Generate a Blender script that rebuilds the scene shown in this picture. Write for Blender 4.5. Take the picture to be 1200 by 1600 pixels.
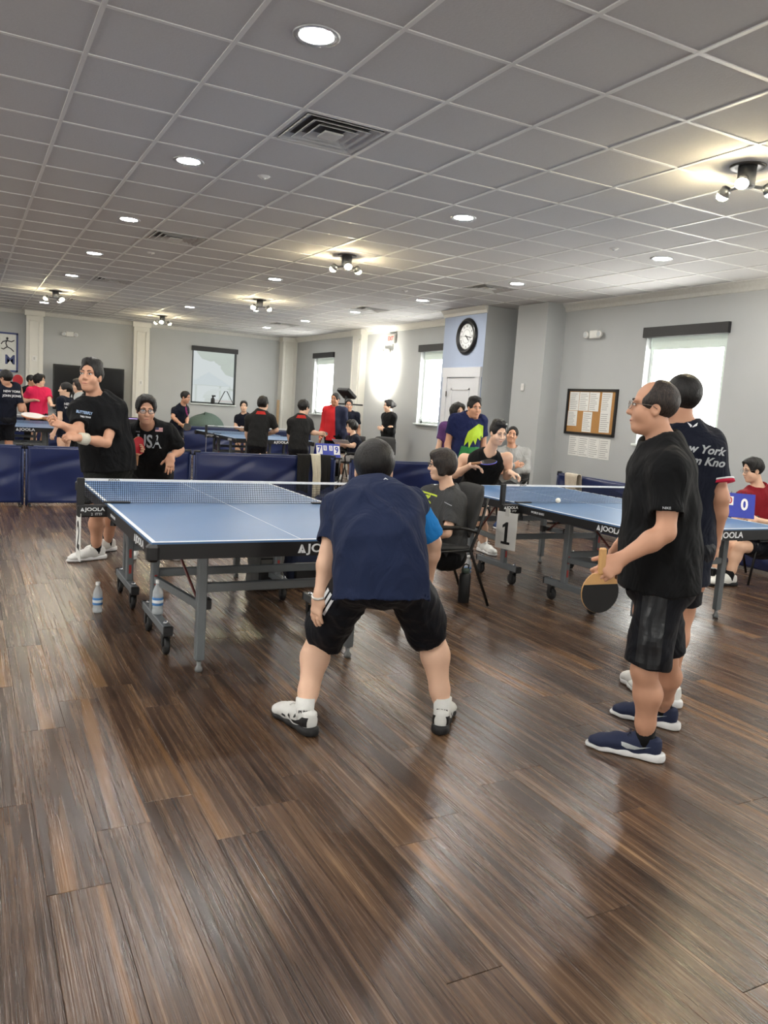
import bpy, bmesh, math, random
import numpy as np
from mathutils import Vector, Matrix
from mathutils.bvhtree import BVHTree
random.seed(7); rng = np.random.default_rng(7)
scene = bpy.context.scene
COL = scene.collection
for _o in list(bpy.data.objects): bpy.data.objects.remove(_o)

# ------------------------------------------------------------------ camera
CAMH = 1.46; FPX = 1236.1
RC = np.array([[0.8835578, -0.46358136, 0.06646752],
               [-0.00185026, -0.14538126, -0.98937398],
               [0.46831847, 0.87404612, -0.12931049]])   # rows: right, down, forward
CAMP = np.array([0.0, 0.0, CAMH])
_cd = bpy.data.cameras.new('camera'); cam = bpy.data.objects.new('camera', _cd); COL.objects.link(cam)
_cd.sensor_fit = 'AUTO'; _cd.sensor_width = 36.0; _cd.lens = FPX / 1600 * 36.0
_cd.clip_start = 0.05; _cd.clip_end = 200
_m = Matrix.Identity(4)
for i in range(3):
    _m[i][0] = RC[0][i]; _m[i][1] = -RC[1][i]; _m[i][2] = -RC[2][i]; _m[i][3] = CAMP[i]
cam.matrix_world = _m
scene.camera = cam
# ------------------------------------------------------------------ world, exposure
world = bpy.data.worlds.new('sky'); scene.world = world; world.use_nodes = True
_bg = world.node_tree.nodes['Background']; _bg.inputs[0].default_value = (0.80, 0.90, 1.0, 1); _bg.inputs[1].default_value = .36
vs = scene.view_settings
vs.view_transform = 'Standard'; vs.look = 'None'; vs.gamma = 1; vs.use_curve_mapping = False
vs.exposure = 1.2
WINDOW_GLOW = 6.0      # daylight through the roller shades
DOWNLIGHT = 150.0       # recessed lamps
BULB = 150.0            # ceiling spot clusters

# ------------------------------------------------------------------ helpers
def W(px, py, d):
    """a point seen at (px,py) of the 1200x1600 frame, d metres deep"""
    return CAMP + d * (RC.T @ np.array([(px - 600) / FPX, (py - 800) / FPX, 1.0]))
def pix(P):
    c = RC @ (np.asarray(P, float) - CAMP); return 600 + c[0] / c[2] * FPX, 800 + c[1] / c[2] * FPX, c[2]
def lin(c):
    return tuple((v / 255 / 12.92) if v / 255 <= .04045 else ((v / 255 + .055) / 1.055) ** 2.4 for v in c)
MATS = {}
def M(name, col=(128, 128, 128), rough=.6, metal=0., spec=.5, var=.12, scale=30., emit=0., bump=0., alpha=1., sheen=0., trans=0., wrinkle=0.):
    if name in MATS: return MATS[name]
    m = bpy.data.materials.new(name); m.use_nodes = True; nt = m.node_tree; b = nt.nodes['Principled BSDF']
    c = lin(col)
    b.inputs['Roughness'].default_value = rough; b.inputs['Metallic'].default_value = metal
    b.inputs['Specular IOR Level'].default_value = spec
    b.inputs['Base Color'].default_value = (*c, 1)
    if sheen: b.inputs['Sheen Weight'].default_value = sheen
    if trans: b.inputs['Transmission Weight'].default_value = trans
    if alpha < 1: b.inputs['Alpha'].default_value = alpha
    if emit:
        b.inputs['Emission Color'].default_value = (*c, 1); b.inputs['Emission Strength'].default_value = emit
    if var or bump:
        tc = nt.nodes.new('ShaderNodeTexCoord'); nz = nt.nodes.new('ShaderNodeTexNoise')
        nz.inputs['Scale'].default_value = scale; nz.inputs['Detail'].default_value = 4
        nt.links.new(tc.outputs['Object'], nz.inputs['Vector'])
        if var:
            mx = nt.nodes.new('ShaderNodeMix'); mx.data_type = 'RGBA'
            mx.inputs[6].default_value = (*[v * (1 - var) for v in c], 1); mx.inputs[7].default_value = (*[min(1, v * (1 + var)) for v in c], 1)
            nt.links.new(nz.outputs['Fac'], mx.inputs[0]); nt.links.new(mx.outputs[2], b.inputs['Base Color'])
        if bump:
            bp = nt.nodes.new('ShaderNodeBump'); bp.inputs['Strength'].default_value = bump; bp.inputs['Distance'].default_value = .01
            nt.links.new(nz.outputs['Fac'], bp.inputs['Height']); nt.links.new(bp.outputs['Normal'], b.inputs['Normal'])
    if wrinkle:
        t2 = nt.nodes.new('ShaderNodeTexCoord'); n2 = nt.nodes.new('ShaderNodeTexNoise'); n2.inputs['Scale'].default_value = 6.5; n2.inputs['Detail'].default_value = 2.5; n2.inputs['Distortion'].default_value = 1.6
        mp = nt.nodes.new('ShaderNodeMapping'); mp.inputs['Scale'].default_value = (1, 1, .7); nt.links.new(t2.outputs['Object'], mp.inputs[0]); nt.links.new(mp.outputs[0], n2.inputs['Vector'])
        b2 = nt.nodes.new('ShaderNodeBump'); b2.inputs['Strength'].default_value = wrinkle; b2.inputs['Distance'].default_value = .045; nt.links.new(n2.outputs['Fac'], b2.inputs['Height']); nt.links.new(b2.outputs['Normal'], b.inputs['Normal'])
    MATS[name] = m; return m
def tag(o, label=None, cat=None, group=None, kind=None):
    if label: o['label'] = label
    if cat: o['category'] = cat
    if group: o['group'] = group
    if kind: o['kind'] = kind
    return o
def empty(name, loc=(0, 0, 0), rz=0.):
    o = bpy.data.objects.new(name, None); COL.objects.link(o); o.location = Vector(loc); o.rotation_euler = (0, 0, rz)
    o.empty_display_size = .1; return o
def link(name, me, mat, parent=None, off=None):
    o = bpy.data.objects.new(name, me); COL.objects.link(o)
    if mat is not None and not me.materials:
        me.materials.append(mat)
    if parent is not None: o.parent = parent
    if off is not None: o.location = Vector(off)
    return o
def copy_tree(o, parent=None):
    c = o.copy(); COL.objects.link(c); c.parent = parent
    for ch in list(o.children): copy_tree(ch, c)
    return c
def unit(v):
    v = np.asarray(v, float); return v / (np.linalg.norm(v) + 1e-12)
class MB:
    def __init__(s): s.v = []; s.f = []
    def add(s, vs_, fs):
        n = len(s.v); s.v += [tuple(map(float, q)) for q in vs_]; s.f += [tuple(i + n for i in f) for f in fs]; return s
    def box(s, c, size, R=None):
        hx, hy, hz = [q / 2 for q in size]; c = np.asarray(c, float)
        P = np.array([(x, y, z) for x in (-hx, hx) for y in (-hy, hy) for z in (-hz, hz)])
        if R is not None: P = P @ np.asarray(R, float).T
        return s.add(P + c, [(0, 1, 3, 2), (4, 6, 7, 5), (0, 4, 5, 1), (2, 3, 7, 6), (0, 2, 6, 4), (1, 5, 7, 3)])
    def bb(s, x0, x1, y0, y1, z0, z1): return s.box(((x0 + x1) / 2, (y0 + y1) / 2, (z0 + z1) / 2), (x1 - x0, y1 - y0, z1 - z0))
    def cbox(s, c, size, b=.004, R=None):
        """box with chamfered edges"""
        c = np.asarray(c, float); h = np.array(size, float) / 2; b = min(b, h.min() * .45); P = []
        for sx in (-1, 1):
            for sy in (-1, 1):
                for sz in (-1, 1):
                    S = np.array([sx, sy, sz])
                    for ax in range(3):
                        q = S * (h - b); q[ax] = S[ax] * h[ax]; P.append(q)
        P = np.array(P)
        def I(sx, sy, sz, ax): return ((sx > 0) * 4 + (sy > 0) * 2 + (sz > 0)) * 3 + ax
        F = []
        for ax in range(3):
            o1, o2 = (ax + 1) % 3, (ax + 2) % 3
            for sg in (-1, 1):
                q = []
                for (a, b2) in ((-1, -1), (1, -1), (1, 1), (-1, 1)):
                    t = [0, 0, 0]; t[ax] = sg; t[o1] = a; t[o2] = b2; q.append(I(*t, ax))
                F.append(tuple(q if sg > 0 else q[::-1]))
            for a in (-1, 1):
                for b2 in (-1, 1):
                    t0 = [0, 0, 0]; t0[o1] = a; t0[o2] = b2; t1 = list(t0); t0[ax] = -1; t1[ax] = 1
                    q = [I(*t0, o1), I(*t1, o1), I(*t1, o2), I(*t0, o2)]
                    F.append(tuple(q if a * b2 > 0 else q[::-1]))
        for sx in (-1, 1):
            for sy in (-1, 1):
                for sz in (-1, 1):
                    q = [I(sx, sy, sz, 0), I(sx, sy, sz, 1), I(sx, sy, sz, 2)]
                    F.append(tuple(q if sx * sy * sz > 0 else q[::-1]))
        if R is not None: P = P @ np.asarray(R, float).T
        return s.add(P + c, F)
    def tube(s, pts, r, n=8, cap=True):
        pts = [np.asarray(p, float) for p in pts]; rr = r if hasattr(r, '__len__') else [r] * len(pts); rings = []
        up = None
        for i, p in enumerate(pts):
            t = unit(pts[min(i + 1, len(pts) - 1)] - pts[max(i - 1, 0)])
            if up is None: up = np.array([0, 0, 1.]) if abs(t[2]) < .9 else np.array([1., 0, 0])
            a = unit(np.cross(up, t)); b = np.cross(t, a); up = b
            rings.append([p + rr[i] * (math.cos(2 * math.pi * k / n) * a + math.sin(2 * math.pi * k / n) * b) for k in range(n)])
        vs_ = [q for g in rings for q in g]; F = []
        for i in range(len(pts) - 1):
            for k in range(n):
                F.append((i * n + k, i * n + (k + 1) % n, (i + 1) * n + (k + 1) % n, (i + 1) * n + k))
        if cap: F += [tuple(range(n))[::-1], tuple((len(pts) - 1) * n + k for k in range(n))]
        return s.add(vs_, F)
    def lathe(s, prof, n=20, c=(0, 0, 0), R=None, cap=True):
        """prof: (radius, z) from bottom to top"""
        P = []; c = np.asarray(c, float)
        for r, z in prof:
            for k in range(n): P.append((r * math.cos(2 * math.pi * k / n), r * math.sin(2 * math.pi * k / n), z))
        P = np.array(P); F = []
        if R is not None: P = P @ np.asarray(R, float).T
        for i in range(len(prof) - 1):
            for k in range(n): F.append((i * n + k, i * n + (k + 1) % n, (i + 1) * n + (k + 1) % n, (i + 1) * n + k))
        if cap: F += [tuple(range(n))[::-1], tuple((len(prof) - 1) * n + k for k in range(n))]
        return s.add(P + c, F)
    def ell(s, c, r, R=None, nu=12, nv=8):
        P = [(0, 0, -1)]; F = []
        for j in range(1, nv):
            a = -math.pi / 2 + math.pi * j / nv
            for k in range(nu): P.append((math.cos(a) * math.cos(2 * math.pi * k / nu), math.cos(a) * math.sin(2 * math.pi * k / nu), math.sin(a)))
        P.append((0, 0, 1)); P = np.array(P) * np.asarray(r, float)
        for k in range(nu):
            F.append((0, 1 + (k + 1) % nu, 1 + k)); q = 1 + (nv - 2) * nu; F.append((len(P) - 1, q + k, q + (k + 1) % nu))
        for j in range(nv - 2):
            for k in range(nu): F.append((1 + j * nu + k, 1 + j * nu + (k + 1) % nu, 1 + (j + 1) * nu + (k + 1) % nu, 1 + (j + 1) * nu + k))
        if R is not None: P = P @ np.asarray(R, float).T
        return s.add(P + np.asarray(c, float), F)
    def prism(s, poly, d0, d1, R=None, c=(0, 0, 0)):
        """2D polygon (ccw) in xy, extruded z d0..d1, then R, c"""
        n = len(poly); P = np.array([(x, y, d0) for x, y in poly] + [(x, y, d1) for x, y in poly], float)
        if R is not None: P = P @ np.asarray(R, float).T
        return s.add(P + np.asarray(c, float), [tuple(range(n))[::-1], tuple(range(n, 2 * n))] + [(i, (i + 1) % n, n + (i + 1) % n, n + i) for i in range(n)])
    def mesh(s, name, smooth=False):
        me = bpy.data.meshes.new(name); me.from_pydata(s.v, [], s.f); me.update()
        if smooth: me.polygons.foreach_set('use_smooth', [True] * len(me.polygons))
        return me
    def build(s, name, mat, parent=None, smooth=False, off=None):
        return link(name, s.mesh(name, smooth), mat, parent, off)
def text_mesh(txt, size=1., bold=0., shear=0., ext=0., align='CENTER'):
    cu = bpy.data.curves.new('lettering', 'FONT'); cu.body = txt; cu.size = size; cu.offset = bold * size; cu.shear = shear
    cu.align_x = align; cu.align_y = 'CENTER'; cu.extrude = ext; cu.resolution_u = 3
    o = bpy.data.objects.new('lettering', cu); COL.objects.link(o)
    me = bpy.data.meshes.new_from_object(o)
    bpy.data.objects.remove(o); bpy.data.curves.remove(cu)
    return me
def text(name, txt, size, mat, origin, xd, yd, parent=None, bold=0., shear=0., ext=.0008, sx=1.):
    """flat lettering at origin (in the parent's space), running along xd with its top towards yd"""
    me = text_mesh(txt, size, bold, shear, ext)
    X = unit(xd); Y = unit(yd); Z = np.cross(X, Y)
    A = Matrix([[X[i] * sx, Y[i], Z[i], origin[i]] for i in range(3)] + [[0, 0, 0, 1]])
    me.transform(A); me.materials.clear()
    return link(name, me, mat, parent)
def frame(fwd, up=(0, 0, 1)):
    """columns: right, forward, up"""
    f = unit(fwd); r = unit(np.cross(f, up)); u = np.cross(r, f); return np.array([r, f, u]).T
# ------------------------------------------------------------------ the room
CH = CAMH + 1.716                      # ceiling height
TS = .6096                             # ceiling grid module
def gx(u): return u * TS - .0519
def gy(v): return v * TS + 3.4351
XL, XR, YF, YB = -6.2, 7.95, -4.2, 20.7
def set_kind(o, lab=None): 
    o['kind'] = 'structure'
    if lab: o['label'] = lab
    return o
def wood_floor_mat():
    m = bpy.data.materials.new('walnut_vinyl_plank'); m.use_nodes = True; nt = m.node_tree; N = nt.nodes.new; L = nt.links.new
    b = nt.nodes['Principled BSDF']
    geo = N('ShaderNodeNewGeometry'); oi = N('ShaderNodeObjectInfo')
    add = N('ShaderNodeMath'); add.operation = 'ADD'; L(oi.outputs['Random'], add.inputs[0]); L(geo.outputs['Random Per Island'], add.inputs[1])
    fr = N('ShaderNodeMath'); fr.operation = 'FRACT'; L(add.outputs[0], fr.inputs[0])
    off = N('ShaderNodeVectorMath'); off.operation = 'SCALE'; off.inputs[0].default_value = (3.1, 37.0, 11.0); L(fr.outputs[0], off.inputs['Scale'])
    pos = N('ShaderNodeVectorMath'); pos.operation = 'ADD'; L(geo.outputs['Position'], pos.inputs[0]); L(off.outputs[0], pos.inputs[1])
    def noise(sx, sy, det, dist=0., rough=.55):
        mp = N('ShaderNodeMapping'); mp.inputs['Scale'].default_value = (sx, sy, sx); L(pos.outputs[0], mp.inputs[0])
        nz = N('ShaderNodeTexNoise'); nz.inputs['Scale'].default_value = 1; nz.inputs['Detail'].default_value = det
        nz.inputs['Distortion'].default_value = dist; nz.inputs['Roughness'].default_value = rough; L(mp.outputs[0], nz.inputs[0]); return nz
    broad = noise(10, .7, 3, 1.2); fine = noise(55, .8, 5, .5, .7); hair = noise(230, 1.3, 2)
    r1 = N('ShaderNodeValToRGB'); cr = r1.color_ramp
    cr.elements[0].position = .30; cr.elements[0].color = (*lin((34, 24, 18)), 1)
    cr.elements[1].position = .72; cr.elements[1].color = (*lin((168, 134, 98)), 1)
    e = cr.elements.new(.44); e.color = (*lin((68, 50, 38)), 1)
    e = cr.elements.new(.57); e.color = (*lin((104, 80, 60)), 1)
    mixn = N('ShaderNodeMix'); mixn.data_type = 'FLOAT'; mixn.inputs[0].default_value = .55
    L(broad.outputs['Fac'], mixn.inputs[2]); L(fine.outputs['Fac'], mixn.inputs[3])
    sh = N('ShaderNodeMath'); sh.operation = 'MULTIPLY_ADD'; L(fr.outputs[0], sh.inputs[0]); sh.inputs[1].default_value = .07; sh.inputs[2].default_value = -.055
    s2 = N('ShaderNodeMath'); s2.operation = 'ADD'; L(mixn.outputs[0], s2.inputs[0]); L(sh.outputs[0], s2.inputs[1])
    L(s2.outputs[0], r1.inputs[0])
    # honey coloured sap streaks
    sap = noise(8, .28, 1, .5); r2 = N('ShaderNodeValToRGB'); r2.color_ramp.elements[0].position = .63; r2.color_ramp.elements[1].position = .70
    L(sap.outputs['Fac'], r2.inputs[0])
    mc = N('ShaderNodeMix'); mc.data_type = 'RGBA'; mc.inputs[7].default_value = (*lin((178, 132, 84)), 1)
    sc = N('ShaderNodeMath'); sc.operation = 'MULTIPLY'; L(r2.outputs[0], sc.inputs[0]); sc.inputs[1].default_value = .32
    L(sc.outputs[0], mc.inputs[0]); L(r1.outputs[0], mc.inputs[6])
    L(mc.outputs[2], b.inputs['Base Color'])
    rr = N('ShaderNodeMapRange'); rr.inputs['To Min'].default_value = .17; rr.inputs['To Max'].default_value = .36; L(fine.outputs['Fac'], rr.inputs[0])
    L(rr.outputs[0], b.inputs['Roughness'])
    b.inputs['Specular IOR Level'].default_value = .75
    hm = N('ShaderNodeMath'); hm.operation = 'ADD'; L(fine.outputs['Fac'], hm.inputs[0]); L(hair.outputs['Fac'], hm.inputs[1])
    bp = N('ShaderNodeBump'); bp.inputs['Strength'].default_value = .22; bp.inputs['Distance'].default_value = .004; L(hm.outputs[0], bp.inputs['Height'])
    L(bp.outputs[0], b.inputs['Normal'])
    return m
def shade_cell(cells, cap=300):
    """order cells (centre, payload) by how large they show; the first cap become parts"""
    vis = []
    for i, (c, _) in enumerate(cells):
        x, y, d = pix(c)
        if d > .3 and -150 < x < 1350 and -150 < y < 1750: vis.append((d, i))
    vis.sort(); return set(i for _, i in vis[:cap])
# floor -------------------------------------------------------------
WOOD = wood_floor_mat(); PW, PL, PT = .178, 1.22, .006
floor = MB().bb(XL, XR, YF, YB, -.12, -PT).build('floor', M('floor_seam', (22, 15, 11), .7)); set_kind(floor, 'dark walnut plank floor of the hall')
def plank_mesh(mb, cx, cy, w, l):
    g = .0003; gy_ = .0009; c = .0012; x = w / 2 - g; y = l / 2 - gy_
    P = [(-x, -y, -PT), (x, -y, -PT), (x, y, -PT), (-x, y, -PT), (-x, -y, -c), (x, -y, -c), (x, y, -c), (-x, y, -c),
         (-x + c, -y + c, 0), (x - c, -y + c, 0), (x - c, y - c, 0), (-x + c, y - c, 0)]
    F = [(8, 9, 10, 11)]
    for k in range(4):
        q = (k + 1) % 4; F += [(4 + k, 4 + q, 8 + q, 8 + k), (k, q, 4 + q, 4 + k)]
    mb.add([(a + cx, b + cy, z) for a, b, z in P], F)
cells = []
nrow = int((XR - XL) / PW) + 1
for r in range(nrow):
    x = XL + (r + .5) * PW; y = YF - random.random() * PL
    while y < YB:
        a, b = max(y, YF), min(y + PL, YB)
        if b - a > .05 and x + PW / 2 < XR + .1: cells.append(((x, (a + b) / 2, 0), b - a))
        y += PL
near = shade_cell(cells)
pm = MB(); plank_mesh(pm, 0, 0, PW, PL); pme = pm.mesh('plank'); pme.materials.append(WOOD); rest = MB()
for i, (c, l) in enumerate(cells):
    if i in near and abs(l - PL) < .001: link('plank', pme, None, floor, c)
    else: plank_mesh(rest, c[0], c[1], PW, l)
tag(rest.build('plank_field', WOOD, floor), kind='stuff')
# ceiling -----------------------------------------------------------
TILE = M('ceiling_tile', (200, 199, 199), .92, var=.05, scale=90, bump=.12)
TBAR = M('white_grid_bar', (226, 226, 224), .45, var=.02)
ceiling = MB().bb(XL, XR, YF, YB, CH + .03, CH + .15).build('ceiling', M('plenum', (90, 90, 92), .9)); set_kind(ceiling, 'suspended ceiling of grey square tiles in a white grid')
VENTS = [(3, 2), (3, 9), (3, 16), (3, 22), (10, 9), (10, 15), (10, 22), (0, 15)]
LIGHTS = [(2, v) for v in (-4, 0, 4, 8, 12, 16, 20, 24)] + [(6, v) for v in (-4, 0, 4, 8, 12, 16, 20, 24)] + [(10, v) for v in (-4, 0, 4, 8, 12, 16, 20, 24)] + \
         [(-2, v) for v in (-4, 0, 4, 8, 12, 16, 20)] + [(-6, v) for v in (-4, 0, 4, 8, 12, 16, 20)]  # left-of-view rows and near row ends are unseen, continued to light the hall
CLUSTER = {(6, 8): 1, (6, 24): 1, (2, 20): 1, (6, 16): 1, (6, 0): 1}
u0, u1, v0, v1 = -10, 13, -12, 28
tcell = []
for u in range(u0 - 1, u1):
    for v in range(v0 - 1, v1 + 1):
        if (u, v) in VENTS: continue
        xa, xb = max(gx(u), XL), min(gx(u + 1), XR); ya, yb = max(gy(v), YF), min(gy(v + 1), YB)
        if xb - xa < .05 or yb - ya < .05: continue
        tcell.append((((xa + xb) / 2, (ya + yb) / 2, CH), (xb - xa, yb - ya)))
near = shade_cell(tcell)
def tile_mesh(mb, c, w, l):
    mb.cbox((c[0], c[1], c[2] + .014), (w - .012, l - .012, .016), .003)
tm = MB(); tile_mesh(tm, (0, 0, 0), TS, TS); tme = tm.mesh('ceiling_tile'); tme.materials.append(TILE); rest = MB()
for i, (c, (w, l)) in enumerate(tcell):
    if i in near and abs(w - TS) < .002 and abs(l - TS) < .002: link('ceiling_tile', tme, None, ceiling, c)
    else: tile_mesh(rest, c, w, l)
tag(rest.build('ceiling_tile_field', TILE, ceiling), kind='stuff')
for u in range(u0, u1 + 1):
    if XL < gx(u) < XR: MB().bb(gx(u) - .012, gx(u) + .012, YF, YB, CH, CH + .012).build('grid_runner', TBAR, ceiling)
for v in range(v0, v1 + 1):
    if YF < gy(v) < YB: MB().bb(XL, XR, gy(v) - .012, gy(v) + .012, CH + .001, CH + .012).build('cross_tee', TBAR, ceiling)
# walls -------------------------------------------------------------
WALL = M('grey_wall_paint', (178, 181, 182), .75, var=.03, scale=3, bump=.02)
WALLB = M('pale_blue_wall_paint', (164, 176, 198), .75, var=.03, scale=3)
WHITE = M('white_trim_paint', (222, 221, 214), .45, var=.03, scale=6)
WIN = dict(z0=1.22, z1=2.70)
def wall_y(name, Y, t, xa, xb, holes, mat, lab):
    mb = MB(); x = xa
    for (h0, h1) in sorted(holes):
        mb.bb(x, h0, Y, Y + t, 0, CH + .1); mb.bb(h0, h1, Y, Y + t, 0, WIN['z0']); mb.bb(h0, h1, Y, Y + t, WIN['z1'], CH + .1); x = h1
    mb.bb(x, xb, Y, Y + t, 0, CH + .1); return set_kind(mb.build(name, mat), lab)
def wall_x(name, X, t, ya, yb, holes, mat, lab):
    """wall normal to X, from ya to yb with window holes (y0,y1)"""
    mb = MB(); y = ya
    for (h0, h1) in sorted(holes):
        mb.bb(X, X + t, y, h0, 0, CH + .1); mb.bb(X, X + t, h0, h1, 0, WIN['z0']); mb.bb(X, X + t, h0, h1, WIN['z1'], CH + .1); y = h1
    mb.bb(X, X + t, y, yb, 0, CH + .1)
    return set_kind(mb.build(name, mat), lab)
BX = 7.3                                # face of the boxed-out closet with the clock
LWN = [(y, y + 1.25) for y in (1.2, 6.57, 12.5)]; FWN = [(x, x + 1.25) for x in (-3.6, 1.4)]  # unseen windows, added to light faces and ceiling from left and front
RW = [(-2.6, -1.35), (1.2, 2.45), (6.57, 7.84), (12.52, 13.74), (17.93, 19.15)]  # first two are out of view, added to brighten the hall
wall_right = wall_x('wall_right', XR, .2, YF, YB, RW, WALL, 'grey window wall on the right of the hall')
mb = MB(); hx0, hx1 = 5.19, 6.37
mb.bb(XL, hx0, YB, YB + .2, 0, CH + .1); mb.bb(hx1, XR + .2, YB, YB + .2, 0, CH + .1); mb.bb(hx0, hx1, YB, YB + .2, 0, WIN['z0'] + .06); mb.bb(hx0, hx1, YB, YB + .2, WIN['z1'], CH + .1)
wall_back = set_kind(mb.build('wall_back', WALL), 'grey end wall with one window and white pilasters')
wall_x('wall_left', XL - .2, .2, YF, YB, LWN, WALL, 'grey wall with added fill windows to the left of the view')
wall_y('wall_front', YF - .2, .2, XL - .2, XR + .2, FWN, WALL, 'grey wall with added fill windows behind the viewer')
set_kind(MB().bb(BX, XR, 10.62, 11.86, 0, CH).build('wall_closet', WALL), 'boxed-out closet wall under the clock')
set_kind(MB().bb(BX - .004, BX, 10.62, 11.86, 0, CH - .06).build('wall_closet_face', WALLB), 'pale blue painted face of the closet wall')
set_kind(MB().bb(7.6, XR, 9.50, 10.22, 0, CH).build('wall_pier', WALL), 'grey wall pier between the closet and the notice board')
n = 0
def molding_x(X, ya, yb, s=1):
    mb = MB()
    prof = [(0, -.11), (.02, -.105), (.03, -.06), (.075, -.02), (.085, 0), (0, 0)]
    P = [(X - a, ya, CH + z) for a, z in prof] + [(X - a, yb, CH + z) for a, z in prof]; k = len(prof)
    mb.add(P, [tuple(range(k)), tuple(range(k, 2 * k))[::-1]] + [(i, i + k, (i + 1) % k + k, (i + 1) % k) for i in range(k)]); return mb
for i, (X, a, b) in enumerate([(XR, YF, 9.5), (XR, 11.86, YB), (BX - .004, 10.60, 11.88)]):
    set_kind(molding_x(X, a, b).build('trim_%d' % (i + 1), WHITE if i else M('crown_paint', (196, 196, 192), .5)), ['crown moulding along the near window wall', 'crown moulding along the far window wall', 'small crown moulding above the clock'][i])
mb = MB().bb(XL, XR, YB - .05, YB, CH - .09, CH); set_kind(mb.build('trim_4', M('crown_paint')), 'crown moulding along the end wall')
mb = MB().bb(7.9, XR, YF, 9.5, 0, .12).bb(7.93, XR, 11.86, YB, 0, .12); set_kind(mb.build('baseboard_right', WHITE), 'white baseboard along the window wall')
set_kind(MB().bb(XL, XR, YB - .02, YB, 0, .12).build('baseboard_back', WHITE), 'white baseboard along the end wall')
def pilaster(name, x0, x1, y0, y1, face, lab):
    o = set_kind(MB().bb(x0, x1, y0, y1, 0, CH).build(name, WHITE), lab)
    P = MB(); t = .02; z0, z1 = .35, CH - .22
    if face == 'y':
        a, b = x0 + .07, x1 - .07
        for q in ((a, a + .025, z0, z1), (b - .025, b, z0, z1), (a, b, z0, z0 + .025), (a, b, z1 - .025, z1)): P.bb(q[0], q[1], y0 - t, y0, q[2], q[3])
        MB().bb(x0 - .03, x1 + .03, y0 - .03, y1, CH - .12, CH - .001).build('pilaster_cap', WHITE, o)
    else:
        a, b = y0 + .06, y1 - .06
        for q in ((a, a + .025, z0, z1), (b - .025, b, z0, z1), (a, b, z0, z0 + .025), (a, b, z1 - .025, z1)): P.bb(x0 - t, x0, q[0], q[1], q[2], q[3])
        MB().bb(x0 - .03, x1, y0 - .03, y1 + .03, CH - .12, CH - .001).build('pilaster_cap', WHITE, o)
    P.build('panel_moulding', WHITE, o); return o
p1 = pilaster('trim_5', 1.27, 1.64, YB - .14, YB, 'y', 'white panelled pilaster right of the sports poster')
p2 = pilaster('trim_6', 3.70, 4.08, YB - .14, YB, 'y', 'white panelled pilaster right of the black screen')
p3 = pilaster('trim_7', 7.55, XR, YB - .3, YB, 'y', 'white pilaster in the far corner of the hall')
p4 = pilaster('trim_8', XR - .16, XR, 16.15, 16.60, 'x', 'white pilaster lit by the floodlight')
for p, z in ((p1, 2.05), (p2, 1.75)):
    pass
# windows -----------------------------------------------------------
def shade_mat():
    m = bpy.data.materials.new('glowing_roller_shade'); m.use_nodes = True; nt = m.node_tree; b = nt.nodes['Principled BSDF']
    b.inputs['Base Color'].default_value = (.8, .8, .78, 1); b.inputs['Roughness'].default_value = .8
    tc = nt.nodes.new('ShaderNodeTexCoord'); nz = nt.nodes.new('ShaderNodeTexNoise'); nz.inputs['Scale'].default_value = 2.0
    nt.links.new(tc.outputs['Object'], nz.inputs[0])
    mr = nt.nodes.new('ShaderNodeMapRange'); mr.inputs['To Min'].default_value = WINDOW_GLOW * .9; mr.inputs['To Max'].default_value = WINDOW_GLOW * 1.1
    nt.links.new(nz.outputs['Fac'], mr.inputs[0]); nt.links.new(mr.outputs[0], b.inputs['Emission Strength'])
    b.inputs['Emission Color'].default_value = (1.0, .985, .93, 1); return m
SHADE = shade_mat()
FRAMEM = M('white_window_frame', (214, 222, 220), .4, var=.03); CASS = M('black_shade_cassette', (34, 34, 36), .5)
EDGE = M('shade_edge_fabric', (205, 216, 208), .8, var=.04, emit=.12)
def window(name, X, y0, y1, lab):
    z0, z1 = WIN['z0'], WIN['z1']; o = set_kind(MB().bb(X + .16, X + .17, y0 - .01, y1 + .01, z0, z1).build(name, SHADE), lab)
    f = MB()
    for a, b, c, d in ((y0, y0 + .05, z0, z1), (y1 - .05, y1, z0, z1), (y0, y1, z0, z0 + .05), (y0, y1, z1 - .05, z1)): f.bb(X + .10, X + .155, a, b, c, d)
    f.build('window_frame', FRAMEM, o)
    MB().bb(X - .05, X + .03, y0 - .03, y1 + .03, z1 - .09, z1 + .04).build('shade_cassette', CASS, o)
    e = MB(); e.bb(X + .085, X + .09, y0 + .012, y1 - .012, z1 - .24, z1 - .05); e.bb(X + .085, X + .09, y0 + .012, y0 + .10, z0 + .06, z1 - .24)
    e.build('shade_edge', EDGE, o)
    MB().tube([(X + .08, y0 + .02, z0 + .09), (X + .08, y1 - .02, z0 + .09)], .014).build('hem_bar', FRAMEM, o)
    MB().cbox((X + .03, (y0 + y1) / 2, z0 - .015), (.20, y1 - y0 + .04, .03)).build('window_sill', FRAMEM, o); return o
window('window_1', XR, *RW[2], 'bright window with black cassette behind the two standing men')
window('window_2', XR, *RW[3], 'bright window left of the blue closet wall')
window('window_3', XR, *RW[4], 'bright narrow-looking window left of the man in red jacket')
nw = 4  # windows numbered from here on are added, unseen light sources
for k, (y0, y1) in enumerate(RW[:2]): nw += 1; window('window_%d' % nw, XR, y0, y1, 'added fill-light window on the right wall outside the picture, %s from the viewer' % ['second', 'first'][k])
for k, (y0, y1) in enumerate(LWN): nw += 1; set_kind(MB().bb(XL - .17, XL - .16, y0 - .01, y1 + .01, WIN['z0'], WIN['z1']).build('window_%d' % nw, SHADE), 'added shaded fill-light window in the left wall outside the picture, number %d' % (k + 1))
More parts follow.
